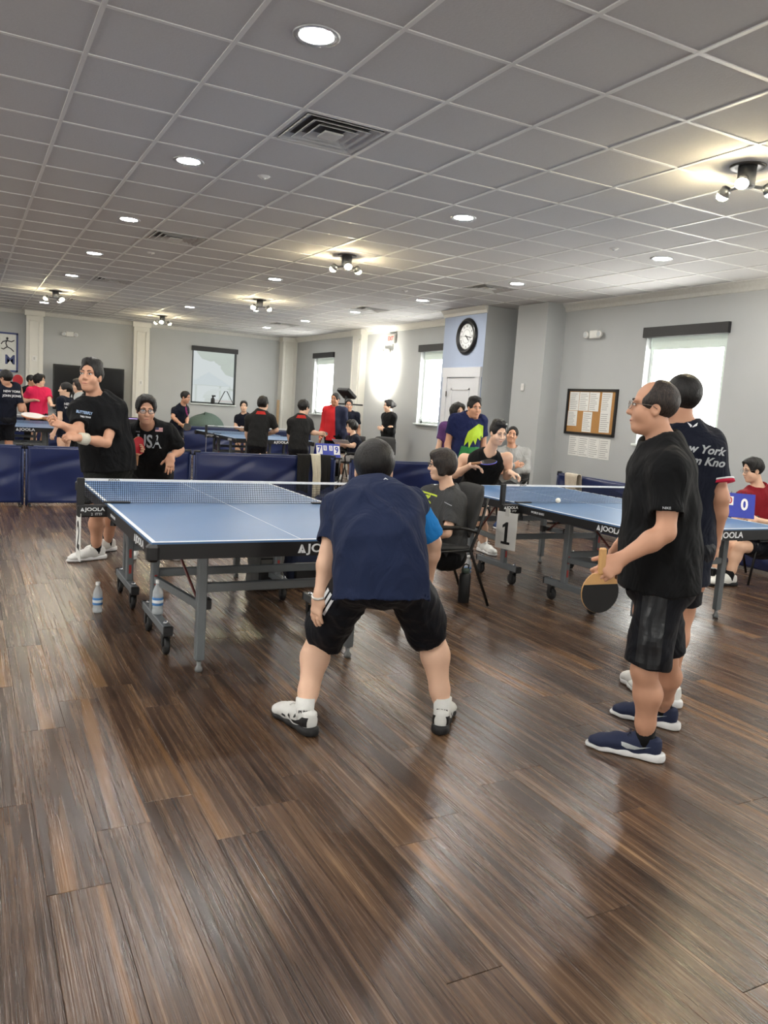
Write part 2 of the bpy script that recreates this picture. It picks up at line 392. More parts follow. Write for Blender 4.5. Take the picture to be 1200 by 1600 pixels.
for k, (x0, x1) in enumerate(FWN): nw += 1; set_kind(MB().bb(x0 - .01, x1 + .01, YF - .17, YF - .16, WIN['z0'], WIN['z1']).build('window_%d' % nw, SHADE), 'added shaded fill-light window in the wall behind the viewer, number %d' % (k + 1))
# end-wall window: an open-weave shade with the street behind it
def veil_mat():
    m = bpy.data.materials.new('open_weave_shade'); m.use_nodes = True; nt = m.node_tree; nt.nodes.remove(nt.nodes['Principled BSDF'])
    out = nt.nodes['Material Output']; t = nt.nodes.new('ShaderNodeBsdfTransparent'); d = nt.nodes.new('ShaderNodeEmission'); mx = nt.nodes.new('ShaderNodeMixShader')
    tc = nt.nodes.new('ShaderNodeTexCoord'); wv = nt.nodes.new('ShaderNodeTexWave'); wv.inputs['Scale'].default_value = 60; nt.links.new(tc.outputs['Object'], wv.inputs[0])
    mr = nt.nodes.new('ShaderNodeMapRange'); mr.inputs['To Min'].default_value = .50; mr.inputs['To Max'].default_value = .56; nt.links.new(wv.outputs['Fac'], mr.inputs[0])
    d.inputs[0].default_value = (.90, .96, .92, 1); d.inputs[1].default_value = .30
    nt.links.new(mr.outputs[0], mx.inputs[0]); nt.links.new(t.outputs[0], mx.inputs[1]); nt.links.new(d.outputs[0], mx.inputs[2]); nt.links.new(mx.outputs[0], out.inputs[0]); return m
z0, z1 = WIN['z0'] + .06, WIN['z1']
w4 = set_kind(MB().bb(hx0, hx1, YB + .12, YB + .124, z0, z1).build('window_4', veil_mat()), 'window in the end wall with a hazy street view')
f = MB()
for a, b, c, d in ((hx0, hx0 + .04, z0, z1), (hx1 - .04, hx1, z0, z1), (hx0, hx1, z0, z0 + .04), (hx0, hx1, z1 - .04, z1)): f.bb(a, b, YB + .02, YB + .08, c, d)
f.build('window_frame', M('dark_window_frame', (60, 66, 68), .5), w4)
MB().bb(hx0 - .02, hx1 + .02, YB - .05, YB + .03, z1 - .08, z1 + .04).build('shade_cassette', CASS, w4)
MB().cbox(((hx0 + hx1) / 2, YB + .01, z0 - .015), (hx1 - hx0 + .04, .14, .03)).build('window_sill', FRAMEM, w4)
# street outside the end window
g = MB().bb(-20, 40, YB + .3, 60, -.3, -.1).build('lawn', M('lawn_grass', (120, 160, 90), .9, var=.3)); tag(g, 'pale green lawn outside the end window', 'lawn', kind='structure')
mb = MB(); mb.add([(7.75, 30.3, 1.9), (9.15, 30.3, 1.9), (9.15, 31.7, 1.9), (7.75, 31.7, 1.9), (8.45, 31, 2.42)], [(0, 1, 4), (1, 2, 4), (2, 3, 4), (3, 0, 4), (0, 3, 2, 1)])
tent = empty('tent', (8.45, 31, -.1)); tag(tent, 'pale blue pointed tent outside the end window', 'tent')
mb.v = [(x - 8.45, y - 31, z + .1) for x, y, z in mb.v]; mb.build('tent_roof', M('tent_canvas', (215, 228, 245), .8), tent)
for sx in (-.66, .66):
    for sy in (-.66, .66): MB().tube([(sx, sy, 0), (sx, sy, 2.0)], .04).build('tent_pole', FRAMEM, tent)
kio = empty('kiosk', (8.45, 28.5, -.1)); tag(kio, 'white kiosk with red stripes outside the end window', 'kiosk')
MB().cbox((0, 0, .75), (1.3, 1.3, 1.5), .05).build('counter', M('kiosk_white', (240, 240, 235), .6), kio)
for k in range(3): MB().bb(-.66, .66, -.68, -.64, 1.12 + k * .14, 1.19 + k * .14).build('red_stripe', M('kiosk_red', (205, 60, 55), .6), kio)
mb = MB()
for k in range(9):
    a0, a1 = math.pi * k / 9, math.pi * (k + 1) / 9
    mb.add([(.7 * math.cos(a0), -.7, 1.5 + .4 * math.sin(a0)), (.7 * math.cos(a1), -.7, 1.5 + .4 * math.sin(a1)), (.7 * math.cos(a1), .7, 1.5 + .4 * math.sin(a1)), (.7 * math.cos(a0), .7, 1.5 + .4 * math.sin(a0))], [(0, 1, 2, 3)])
mb.build('arched_awning', M('kiosk_white'), kio)
for k, (x, y, r) in enumerate(((6.2, 44, 4.5), (13, 42, 4), (20, 46, 5), (9.6, 52, 5.5))):
    t = empty('tree', (x, y, -.1)); tag(t, ['leafy tree left in the end window view', 'leafy tree right of the tent outside', 'leafy tree far right outside the end window', 'taller leafy tree behind the tent outside'][k], 'tree', 'trees outside')
    MB().tube([(0, 0, 0), (.1, 0, 2.4), (0, .1, 4.2)], [.3, .22, .12]).build('trunk', M('bark', (110, 90, 70), .9), t)
    c = MB()
    for q in range(40):
        d = rng.normal(size=3); d = d / np.linalg.norm(d) * r * .38 * (.5 + .6 * rng.random()); c.ell((d[0], d[1], 4.3 + d[2] * 1.0), np.array([1, 1, .85]) * r * .17 * (.7 + .6 * rng.random()), nu=7, nv=5)
    c.build('crown', M('pale_leaves', (150, 190, 120), .9, var=.3), t)
# door --------------------------------------------------------------
dY0, dY1 = 10.77, 11.60
door = set_kind(MB().bb(BX - .03, BX - .006, dY0, dY1, 0, 2.05).build('door_1', M('white_door_paint', (212, 214, 218), .5, var=.02)), 'white panelled closet door under the clock')
P = MB()
for (z0_, z1_) in ((.25, .95), (1.1, 1.88)):
    a, b = dY0 + .14, dY1 - .14
    for q in ((a, a + .03, z0_, z1_), (b - .03, b, z0_, z1_), (a, b, z0_, z0_ + .03), (a, b, z1_ - .03, z1_)): P.bb(BX - .04, BX - .03, *q)
P.build('door_panel_moulding', MATS['white_door_paint'], door)
P = MB(); P.bb(BX - .045, BX - .005, dY0 - .13, dY0 - .005, 0, 2.06).bb(BX - .045, BX - .005, dY1 + .005, dY1 + .13, 0, 2.06).bb(BX - .05, BX - .005, dY0 - .15, dY1 + .15, 2.06, 2.22)
P.build('door_casing', MATS['white_door_paint'], door)
for z in (.3, 1.1, 1.78): MB().tube([(BX - .045, dY1 - .005, z - .045), (BX - .045, dY1 - .005, z + .045)], .008).build('hinge', M('dark_bronze', (60, 52, 44), .4, .8), door)
MB().ell((BX - .08, dY0 + .07, .98), (.03, .03, .03)).build('door_knob', MATS['dark_bronze'], door)
sg = tag(MB().bb(BX - .035, BX - .0305, 11.02, 11.14, 1.50, 1.58).build('door_sign', M('small_red_sign', (214, 130, 125), .5)), 'small red and white sign stuck on the closet door', 'sign')
MB().bb(BX - .037, BX - .035, 11.05, 11.11, 1.525, 1.555).build('sign_print', M('sign_white', (240, 235, 232)), sg)
# ------------------------------------------------------------------ ceiling fixtures
LENS = M('lamp_lens', (255, 252, 246), .4, var=0, emit=DOWNLIGHT); RING = M('brushed_nickel_ring', (190, 192, 196), .35, .7)
def make_downlight():
    o = empty('recessed_light'); n = 24
    MB().lathe([(.083, -.002), (.108, -.008), (.114, -.003), (.114, .006), (.085, .012)], n, cap=False).build('trim_ring', RING, o, True)
    MB().lathe([(.0, -.003), (.05, -.004), (.084, -.001), (.084, .004), (.0, .006)], n).build('lens', LENS, o, True); return o
ordn = ['first', 'second', 'third', 'fourth', 'fifth', 'sixth', 'seventh', 'eighth']
CL = [(7, 0), (6, 8), (7, 16), (6, 24), (2, 20)]
rowname = {2: 'left row in view', 6: 'middle row', 10: 'right row by the windows', -2: 'unseen row left of the view', -6: 'unseen row along the left wall'}
proto = None; cnt = {}
for (u, v) in LIGHTS:
    if (u, v) in CL or (u == 6 and v in (0, 16)): continue
    o = make_downlight() if proto is None else copy_tree(proto)
    proto = proto or o
    o.location = (gx(u + .5), gy(v + .5), CH + .004)
    k = cnt.get(u, 0); cnt[u] = k + 1
    tag(o, 'round recessed ceiling light, %s from the viewer end of the %s' % (ordn[k], rowname[u]), 'ceiling light', 'recessed ceiling lights')
BULBM = M('halogen_bulb', (255, 236, 190), .3, var=0, emit=BULB)
NICK = M('satin_nickel', (150, 152, 154), .35, .8)
def make_cluster():
    o = empty('spot_cluster')
    MB().lathe([(.075, -.004), (.105, -.010), (.112, -.003), (.112, .004), (.075, .008)], 24).build('ceiling_ring', M('dark_nickel_ring', (84, 80, 74), .4, .7), o, True)
    MB().lathe([(.055, -.13), (.058, -.12), (.058, 0.0)], 20).build('stem', NICK, o, True)
    for k in range(3):
        a = 2 * math.pi * k / 3 + .5; c, s = math.cos(a), math.sin(a)
        arm = MB().tube([(.04 * c, .04 * s, -.12), (.10 * c, .10 * s, -.125), (.13 * c, .13 * s, -.12)], .009).build('arm', NICK, o, True)
        R = frame((c * .55, s * .55, -.75))[:, [0, 2, 1]]
        cup = MB().lathe([(.02, -.03), (.034, -.02), (.044, .03), (.040, .03)], 14, (.15 * c, .15 * s, -.125), R).build('spot_head', NICK, o, True)
        MB().ell((.150 * c + .018 * c, .150 * s + .018 * s, -.152), (.042, .042, .032), nu=12, nv=8).build('bulb', BULBM, o, True)
    return o
proto = None
for (u, v), lab in zip(CL, ['three-lamp ceiling spot cluster at the right edge of the picture', 'three-lamp ceiling spot cluster over the middle barrier', 'three-lamp ceiling spot cluster over the far right table',
                            'three-lamp ceiling spot cluster nearest the end wall, right of centre', 'three-lamp ceiling spot cluster nearest the end wall, in the left row']):
    o = make_cluster() if proto is None else copy_tree(proto); proto = proto or o
    o.location = (gx(u + .5), gy(v + .5), CH + .004); o.rotation_euler.z = (u * 1.3 + v) % 2; tag(o, lab, 'ceiling light', 'spot clusters')
VENTM = M('grey_vent_metal', (196, 196, 194), .5); VENTD = M('vent_dark_inside', (30, 30, 32), .8)
def make_vent():
    o = empty('ceiling_vent'); h = TS / 2 - .012
    def ring(a0, z0_, a1, z1_, name, mat):
        P = []
        for a, z in ((a0, z0_), (a1, z1_), (a1, z1_ + .004), (a0, z0_ + .004)): P += [(-a, -a, z), (a, -a, z), (a, a, z), (-a, a, z)]
        F = []
        for lv in range(4):
            for k in range(4): F.append((lv * 4 + k, lv * 4 + (k + 1) % 4, ((lv + 1) % 4) * 4 + (k + 1) % 4, ((lv + 1) % 4) * 4 + k))
        MB().add(P, F).build(name, mat, o)
    ring(h, .004, h - .03, .006, 'vent_frame', VENTM)
    for a, b in ((.262, .205), (.195, .145), (.135, .090)): ring(a, -.004, b, .026, 'louver_ring', VENTM)
    MB().cbox((0, 0, -.006), (.13, .13, .012), .004).build('vent_centre', VENTM, o)
    MB().bb(-h, h, -h, h, .045, .05).build('vent_back', VENTD, o); return o
proto = None
for (u, v), lab in zip(VENTS, ['large square ceiling vent nearest the viewer', 'square ceiling vent second nearest in the left row', 'square ceiling vent third in the left row', 'square ceiling vent last in the left row before the end wall',
        'square ceiling vent in front of the clock wall', 'flat square ceiling vent between clock wall and far window', 'small square ceiling vent near the far corner', 'white square ceiling vent cut by the left edge of the picture']):
    o = make_vent() if proto is None else copy_tree(proto); proto = proto or o
    o.location = (gx(u + .5), gy(v + .5), CH + .002); tag(o, lab, 'vent', 'ceiling vents')
proto = None
for (u, v), lab in zip([(3.46, 4.5), (3.44, 11.4), (9.42, 4.5), (9.4, 11.46)], ['small sprinkler disc behind the nearest vent', 'small sprinkler disc behind the second vent', 'small sprinkler disc left of a right-row light', 'small sprinkler disc over the far barrier']):
    if proto is None:
        o = empty('sprinkler'); MB().lathe([(.0, -.012), (.036, -.010), (.04, -.004), (.05, .002), (.05, .008)], 16).build('cover_plate', M('white_plastic', (225, 225, 222), .4), o, True)
        MB().lathe([(.0, -.02), (.012, -.018), (.014, -.01)], 10).build('sprinkler_head', RING, o, True); proto = o
    else: o = copy_tree(proto)
    o.location = (gx(u), gy(v), CH + .004); tag(o, lab, 'sprinkler', 'ceiling sprinklers')
# ------------------------------------------------------------------ ping pong tables
BLUE = M('blue_table_top', (82, 118, 162), .42, var=.03, scale=8); LINEW = M('white_line_paint', (228, 234, 238), .5, var=.02)
BLK = M('black_steel', (20, 20, 22), .45, var=.1); GREY = M('grey_powder_coat', (112, 117, 120), .42, .35, var=.05)
TYRE = M('caster_rubber', (18, 18, 19), .6); CHROME = M('chrome', (200, 200, 205), .2, .9); CORD = M('net_cord', (16, 20, 30), .8); REDL = M('red_sticker', (170, 60, 52), .5)
NETW = M('net_band', (232, 234, 236), .7)
def logo(parent, origin, xd, yd, size, mat=None):
    mat = mat or M('logo_white', (225, 228, 230), .5, var=0)
    o = text('logo_lettering', 'JOOLA', size, mat, origin, xd, yd, parent, bold=.022, sx=1.25)
    X, Y = unit(xd), unit(yd); Z = np.cross(X, Y); c = np.asarray(origin) - X * size * 2.42
    R = np.array([X, Y, Z]).T; s = size * .36
    tri = MB(); tri.prism([(-s, -s), (-s * .35, -s), (s * .1, s * .15), (-.05 * s, s), (-.25 * s, s)], 0, .001, R, c); tri.prism([(-.1 * s, -s), (s, -s), (s * .1, s), (s * .02, s), (.3 * s, -.3 * s), (-.1 * s, -.3 * s)], 0, .001, R, c)
    tri.build('logo_triangle', mat, parent)
def make_table():
    o = empty('table_tennis_table'); hw, hl, z = .7625, 1.37, .76
    for s in (-1, 1):
        y0, y1 = (.004, hl) if s > 0 else (-hl, -.004)
        MB().cbox((0, (y0 + y1) / 2, z - .0125), (2 * hw, y1 - y0, .025), .002).build('table_top', BLUE, o)
        L = MB(); zz = z + .0006
        def strip(x0, x1, a, b): L.bb(x0, x1, a, b, z - .001, zz)
        strip(-hw + .001, -hw + .021, y0, y1); strip(hw - .021, hw - .001, y0, y1); strip(-.0015, .0015, y0, y1)
        if s > 0: strip(-hw + .021, hw - .021, hl - .021, hl - .001)
        else: strip(-hw + .021, hw - .021, -hl + .001, -hl + .021)
        L.build('white_line', LINEW, o)
        A = MB(); A.bb(-hw - .004, -hw + .03, y0, y1, z - .075, z - .012); A.bb(hw - .03, hw + .004, y0, y1, z - .075, z - .012)
        ye = hl if s > 0 else -hl
        A.bb(-hw - .004, hw + .004, min(ye, ye - s * .03) - .004, max(ye, ye - s * .03) + .004, z - .085, z - .010); A.bb(-hw, hw, .02 * s - .01, .02 * s + .01, z - .06, z - .026)
        A.build('apron', BLK, o)
        for sx in (-1, 1):
            MB().cbox((sx * (hw - .005), s * (hl - .005), z - .052), (.06, .06, .085), .02).build('corner_guard', BLK, o)
            # outer leg
            lx, ly = sx * .44, s * 1.09
            MB().cbox((lx, ly, .385), (.05, .05, .64), .006).build('leg', GREY, o)
            ft = MB().lathe([(.018, 0), (.022, .008), (.021, .022), (.012, .034), (.012, .07)], 14, (lx, ly, 0)).build('leveling_foot', M('clear_foot', (110, 112, 112), .35, .3), o, True)
            # inner post, foot bar, casters
            px_, py_ = sx * .54, s * .41
            po = MB().cbox((px_, py_, .41), (.045, .06, .58), .006).build('inner_post', GREY, o)
            for q in (.22, .33): MB().bb(px_ - .008, px_ + .008, py_ - .032, py_ + .032, q, q + .06).build('warning_sticker', REDL, po)
            fb = MB().cbox((px_, s * .49, .145), (.05, .60, .05), .004).build('foot_bar', GREY, o)
            for q in (.185, .795): MB().cbox((px_, s * q, .145), (.054, .02, .056), .004).build('bar_end_cap', BLK, fb)
            for q in (.25, .73):
                MB().ell((px_, s * q, .178), (.014, .014, .012), nu=8, nv=6).build('bolt', CHROME, fb)
                cz = empty('caster'); cz.parent = o; cz.location = (px_, s * q, 0)
                MB().lathe([(.012, -.015), (.046, -.014), (.050, -.009), (.050, .009), (.046, .014), (.012, .015)], 18, (0, s * .02, .05), [[0, 0, 1], [1, 0, 0], [0, 1, 0]]).build('wheel', TYRE, cz, True)
                MB().ell((0, s * .02, .05), (.022, .015, .015), nu=8, nv=6).build('hub', CHROME, cz)
                F = MB(); F.box((-.021, s * .01, .085), (.004, .04, .075)); F.box((.021, s * .01, .085), (.004, .04, .075)); F.box((0, s * .0, .119), (.046, .05, .006)); F.build('fork', BLK, cz)
            sb = MB(); sb.cbox(((px_ + lx) / 2, (py_ + ly) / 2, .36), (.03, .70, .045), .004, frame((lx - px_, ly - py_, 0))).build('side_bar', GREY, o)
            MB().cbox((lx - sx * .045, ly - s * .05, .36), (.04, .05, .06), .004).build('bar_bracket', BLK, o)
            MB().tube([(px_ * .93, py_ + s * .2, .68), (lx * .97, ly - s * .09, .35)], .008).build('brace_rod', M('brace_red', (92, 38, 34), .5), o)
            MB().tube([(px_, py_ - s * .20, z - .07), (px_, py_, z - .07), (px_, py_ + s * .35, z - .075)], .016).build('top_rail', GREY, o)
        MB().cbox((0, s * .41, .40), (1.04, .03, .05), .004).build('cross_bar', GREY, o)
        MB().cbox((0, s * 1.09, .46), (.84, .03, .05), .004).build('cross_bar', GREY, o)
        MB().tube([(.12, s * .41, .425), (.12, s * .41, .46), (.20, s * .41, .46), (.20, s * .41, .425)], .006, 6).build('handle', BLK, o)
    # net
    nz0, nz1 = z + .004, z + .1525; nx = .905; mb = MB(); g = .0013; st = .0125
    k = -nx
    while k < nx:
        mb.add([(k - g, 0, nz0), (k, -g, nz0), (k + g, 0, nz0), (k - g, 0, nz1), (k, -g, nz1), (k + g, 0, nz1)], [(0, 1, 4, 3), (1, 2, 5, 4), (2, 0, 3, 5)]); k += st
    k = nz0
    while k < nz1:
        mb.add([(-nx, 0, k - g), (-nx, -g, k), (-nx, 0, k + g), (nx, 0, k - g), (nx, -g, k), (nx, 0, k + g)], [(0, 1, 4, 3), (1, 2, 5, 4), (2, 0, 3, 5)]); k += st
    net = mb.build('net', CORD, o); tag(net, 'dark blue-black net mesh')
    MB().bb(-nx, nx, -.004, .004, nz1 - .013, nz1 + .002).build('net_band', NETW, net)
    text('band_lettering', 'JOOLA', .016, BLK, (-.72, -.0045, nz1 - .0055), (1, 0, 0), (0, 0, 1), net, bold=.02, sx=1.4)
    for sx in (-1, 1):
        p = MB().cbox((sx * .915, 0, z + .065), (.045, .028, .185), .005).build('net_post', BLK, o)
        cl = MB(); cl.cbox((sx * .83, -.012, z - .045), (.215, .05, .075), .008); cl.cbox((sx * .70, 0, z + .006), (.16, .03, .010), .003); cl.build('net_clamp', BLK, o)
        MB().tube([(sx * .72, -.01, z - .14), (sx * .72, -.01, z - .07)], [.02, .012], 10).build('clamp_screw', BLK, o)
        if sx < 0:
            logo(o, (-.835, -.0385, z - .034), (1, 0, 0), (0, 0, 1), .030)
            text('clamp_lettering', '2  ITTF', .022, MATS['logo_white'], (-.825, -.0385, z - .064), (1, 0, 0), (0, 0, 1), o)
    # logos on the aprons
    logo(o, (.15, -1.3755, z - .047), (1, 0, 0), (0, 0, 1), .062)
    logo(o, (-.7675, -1.10, z - .045), (0, -1, 0), (0, 0, 1), .052)
    logo(o, (.7675, 1.10, z - .045), (0, 1, 0), (0, 0, 1), .052)
    text('side_lettering', 'WORLD SERIES', .024, MATS['logo_white'], (-.7675, -.28, z - .045), (0, -1, 0), (0, 0, 1), o)
    return o
T1 = make_table(); T1.location = (1.545, 5.13, 0); tag(T1, 'blue table tennis table in front of the crouching man in navy', 'table', 'table tennis tables')
for loc, lab in (((4.80, 5.22, 0), 'blue table tennis table on the right with the ball and number 1 sign'),
                 ((5.06, 15.25, 0), 'table tennis table in the far right court behind the middle barrier'),
                 ((.78, 15.95, 0), 'table tennis table in the far left court behind the woman in pink')):
    t = copy_tree(T1); t.location = loc; tag(t, lab, 'table', 'table tennis tables')
# ball
b = tag(MB().ell((0, 0, 0), (.02, .02, .02), nu=20, nv=14).build('ball', M('white_celluloid', (240, 240, 232), .45, var=0), None, True), 'white table tennis ball in the air above the right-hand table', 'ball'); b.location = W(872, 782, 6.05)
# number signs hung from the net posts
PAPER = M('white_paper', (226, 226, 222), .7, var=.02, scale=8); INK = M('black_ink', (14, 14, 15), .7, var=0)
def sign(num, x, y, lab, tilt=0.):
    o = empty('number_sign', (x, y, .70), tilt)
    MB().bb(-.0015, .0015, -.105, .105, -.30, 0).build('sheet', PAPER, o)
    for sg in (-1, 1):
        if num == '1':
            RR = np.array([[0, 0, sg], [sg, 0, 0], [0, 1, 0]], float); mb = MB()
            mb.prism([(-.014, -.08), (.016, -.08), (.016, .085), (-.004, .085), (-.04, .058), (-.04, .036), (-.014, .048)], .0, .0008, RR, (sg * .0017, 0, -.165)); mb.prism([(-.045, -.095), (.045, -.095), (.045, -.075), (-.045, -.075)], .0, .0008, RR, (sg * .0017, 0, -.165)); mb.build('number', INK, o)
        else: text('number', num, .24, INK, (sg * .002, 0, -.16), (0, sg, 0), (0, 0, 1), o, bold=.03, ext=.0003)
    MB().bb(-.004, .004, -.02, .02, -.03, .03).build('tape', M('clear_tape', (210, 210, 205), .3), o)
    tag(o, lab, 'sign', 'table number signs')
sign('1', 3.86, 5.10, 'white paper sign with black number 1 on the right-hand table', .24)
sign('2', .628, 5.19, 'white paper number sign seen edge-on under the front table net post', .0)
sign('3', 4.15, 15.25, 'white paper number sign on the far right court table', -.25)
# ------------------------------------------------------------------ barriers
PVC = M('navy_pvc_cloth', (30, 42, 86), .30, var=.15, scale=2); PVCF = M('navy_sleeve', (40, 52, 92), .45)
def make_barrier(L=2.02, seed=0, H=.72):
    r2 = np.random.default_rng(seed); o = empty('court_barrier'); nx_, nz_ = 56, 22
    ph = r2.random(6) * 6; P = []
    def relief(u, v):
        a = math.sin(2.2 * v * 3 + u * (2.6 + ph[0] * .3) + ph[1]); b = math.sin(9 * v - 5.5 * u + ph[2] + 1.2 * math.sin(2 * u + ph[3]))
        c = math.sin(3.1 * u + ph[4]) * math.sin(math.pi * v)
        e = min(1, v * 6, (1 - v) * 4.0) * min(1, (u + L / 2) * 6, (L / 2 - u) * 6)
        return (.013 * a + .026 * max(0, b) ** 4 + .020 * c) * max(0, e)
    for side in (-1, 1):
        for j in range(nz_ + 1):
            for i in range(nx_ + 1):
                u = -L / 2 + .03 + (L - .06) * i / nx_; v = j / nz_
                P.append((u, side * .012 + relief(u, v), .03 + (H - .03) * v))
    F = []; n1 = nx_ + 1; B = n1 * (nz_ + 1)
    for j in range(nz_):
        for i in range(nx_):
            a = j * n1 + i; F.append((a, a + 1, a + 1 + n1, a + n1)); F.append((B + a, B + a + n1, B + a + 1 + n1, B + a + 1))
    for i in range(nx_):
        t = nz_ * n1 + i; F.append((t, t + 1, B + t + 1, B + t)); F.append((i, B + i, B + i + 1, i + 1))
    for j in range(nz_):
        a = j * n1; F.append((a, a + n1, B + a + n1, B + a)); a += nx_; F.append((a, B + a, B + a + n1, a + n1))
    MB().add(P, F).build('cloth_panel', PVC, o, True)
    top = MB().tube([(-L / 2 + .01, 0, H), (L / 2 - .01, 0, H)], .014, 8).build('top_rail', PVCF, o, True)
    for sx in (-1, 1):
        MB().tube([(sx * (L / 2 - .015), 0, .0), (sx * (L / 2 - .015), 0, H)], .014, 8).build('end_post', PVCF, o, True)
        MB().tube([(sx * (L / 2 - .015), 0, H - .03), (sx * (L / 2 - .015), 0, H + .016), (sx * (L / 2 - .09), 0, H + .016)], .016, 8).build('corner_joint', BLK, o, True)
        MB().tube([(sx * (L / 2 - .05), -.20, .012), (sx * (L / 2 - .05), .20, .012)], .013, 8).build('foot', BLK, o, True)
    return o
bars = [make_barrier(seed=s) for s in (1, 2, 3)]
used_b = [False] * 3
def barrier(k, x, y, rz, lab):
    o = bars[k] if not used_b[k] else copy_tree(bars[k]); used_b[k] = True
    o.location = (x, y, 0); o.rotation_euler = (0, 0, rz); tag(o, lab, 'barrier', 'navy court barriers')
barrier(0, -.37, 10.52, .0, 'navy cloth court barrier at the left edge of the picture')
barrier(1, 1.66, 10.50, 0., 'navy cloth court barrier behind the serving player')
barrier(2, 3.68, 10.36, -.05, 'navy cloth court barrier with the towels hung over it')
barrier(0, 5.72, 9.88, -.02, 'navy cloth court barrier behind the seated woman in grey')
barrier(1, 7.38, 7.75, math.pi / 2 - .06, 'navy cloth court barrier along the wall under the notice board')
barrier(2, 7.47, 5.65, math.pi / 2 - .02, 'navy cloth court barrier along the wall behind the man in red')
barrier(0, 7.5, 3.55, math.pi / 2, 'navy cloth court barrier along the wall at the right edge of the picture')
barrier(2, 3.5, 16.1, math.pi / 2 - .1, 'navy cloth court barrier left of the far right table')
barrier(1, 5.05, 19.2, .0, 'navy cloth court barrier at the end wall under the window')
barrier(0, 7.10, 19.15, .0, 'navy cloth court barrier in the far right corner')
barrier(2, 1.2, 19.3, .0, 'navy cloth court barrier behind the far left table')
barrier(1, 2.5, 12.9, math.pi / 2, 'navy cloth court barrier between the two far courts')
# towels
def towel(name, x0, x1, y, zt, zf, zb, mat, lab, seed, rz=0.):
    r2 = np.random.default_rng(seed); o = bpy.data.objects.new(name, None); nx_, ns = 14, 24; P = []; cx = (x0 + x1) / 2; w = x1 - x0
    prof = [(-.034, zf + (zt - zf) * k / 10) for k in range(10)] + [(-.030, zt), (-.015, zt + .014), (.015, zt + .014), (.03, zt)] + [(.034, zt - (zt - zb) * (k + 1) / 10) for k in range(10)]
    ph = r2.random(3) * 6
    for t in (0, 1):
        for k, (yy, zz) in enumerate(prof):
            dr = min(1, max(0, (zt - zz) / .25))
            for i in range(nx_ + 1):
                u = i / nx_; sgn = -1 if yy < 0 else 1
                P.append((-w / 2 + w * u * (1 - .14 * dr) + .03 * dr * math.sin(ph[0]), yy + sgn * (t * .006 + .004) + sgn * dr * .014 * (1 + math.sin(u * 13 + ph[1])), zz + (t * .006 if abs(yy) < .031 else 0) + (.03 * math.sin(u * 3 + ph[2]) * (k < 2))))
    n1 = nx_ + 1; B = n1 * len(prof); F = []
    for k in range(len(prof) - 1):
        for i in range(nx_):
            a = k * n1 + i; F += [(a, a + n1, a + n1 + 1, a + 1), (B + a, B + a + 1, B + a + n1 + 1, B + a + n1)]
        for a in (k * n1, k * n1 + nx_): F.append((a, a + n1, B + a + n1, B + a))
    for i in range(nx_):
        for a in (i, (len(prof) - 1) * n1 + i): F.append((a, a + 1, B + a + 1, B + a))
    me = MB().add(P, F).mesh(name, True); o = link(name, me, mat); o.location = (cx, y, 0); o.rotation_euler = (0, 0, rz); tag(o, lab, 'towel', 'towels on barriers'); return o
TW = M('white_terry', (206, 200, 182), .95, var=.2, scale=80, bump=.4); TB = M('black_terry', (22, 22, 22), .95, var=.2, scale=80, bump=.4)
towel('towel', 4.10, 4.30, 10.34, .735, .22, .45, TB, 'black towel left of the white one on the middle barrier', 1, -.05)
towel('towel', 4.30, 4.44, 10.33, .742, .16, .40, TW, 'cream white towel hung over the middle barrier', 2, -.05)
towel('towel', 4.44, 4.60, 10.32, .735, .28, .40, TB, 'black towel right of the white one on the middle barrier', 3, -.05)
towel('towel', -.13, .13, 8.3, .735, .40, .40, M('beige_striped_terry', (196, 186, 170), .95, var=.3, scale=60, bump=.4), 'beige towel hung over the barrier under the notice board', 4, math.pi / 2 - .06).location = (7.345, 8.32, 0)
# ------------------------------------------------------------------ wall things
def wall_clock():
    o = empty('wall_clock', (BX - .008, 11.13, 2.72)); R = np.array([[0, 0, -1], [-1, 0, 0], [0, 1, 0]], float)   # local z -> -x (towards the room)
    MB().lathe([(.205, 0), (.295, 0), (.30, .015), (.285, .035), (.262, .05), (.245, .045), (.232, .030), (.212, .028), (.205, .02), (.205, 0)], 48, (0, 0, 0), R, False).build('rim', M('black_clock_rim', (20, 20, 22), .3), o, True)
    MB().lathe([(0, .006), (.206, .006), (.206, .016), (0, .016)], 40, (0, 0, 0), R).build('dial', M('clock_dial', (226, 228, 228), .6, var=.03), o)
    for k, s in enumerate(['XII', 'I', 'II', 'III', 'IIII', 'V', 'VI', 'VII', 'VIII', 'IX', 'X', 'XI']):
        a = math.pi / 2 - 2 * math.pi * k / 12; c, sn = math.cos(a), math.sin(a)
        text('numeral', s, .052, INK, (-.0175, -.165 * c, .165 * sn), (0, -sn, -c), (0, -c, sn), o, bold=.01, ext=.0003)
    for rr in (.198, .112):
        ring = MB().lathe([(rr - .002, .016), (rr + .002, .016), (rr + .002, .0175), (rr - .002, .0175)], 40, (0, 0, 0), R, False); ring.build('dial_ring', INK, o)
    def hand_(ang, l, w, nm):
        a = math.radians(ang); d = np.array([0, -math.sin(a), math.cos(a)]); MB().box(np.array([-.021, 0, 0]) + d * l * .35, (.003, w, l * 1.3), np.array([[1, 0, 0], [0, math.cos(a), -math.sin(a)], [0, math.sin(a), math.cos(a)]])).build(nm, INK, o)
    hand_(100, .15, .012, 'minute_hand'); hand_(133, .095, .016, 'hour_hand'); hand_(-88, .15, .004, 'second_hand')
    tag(o, 'round black-rimmed wall clock with roman numerals', 'clock')
wall_clock()
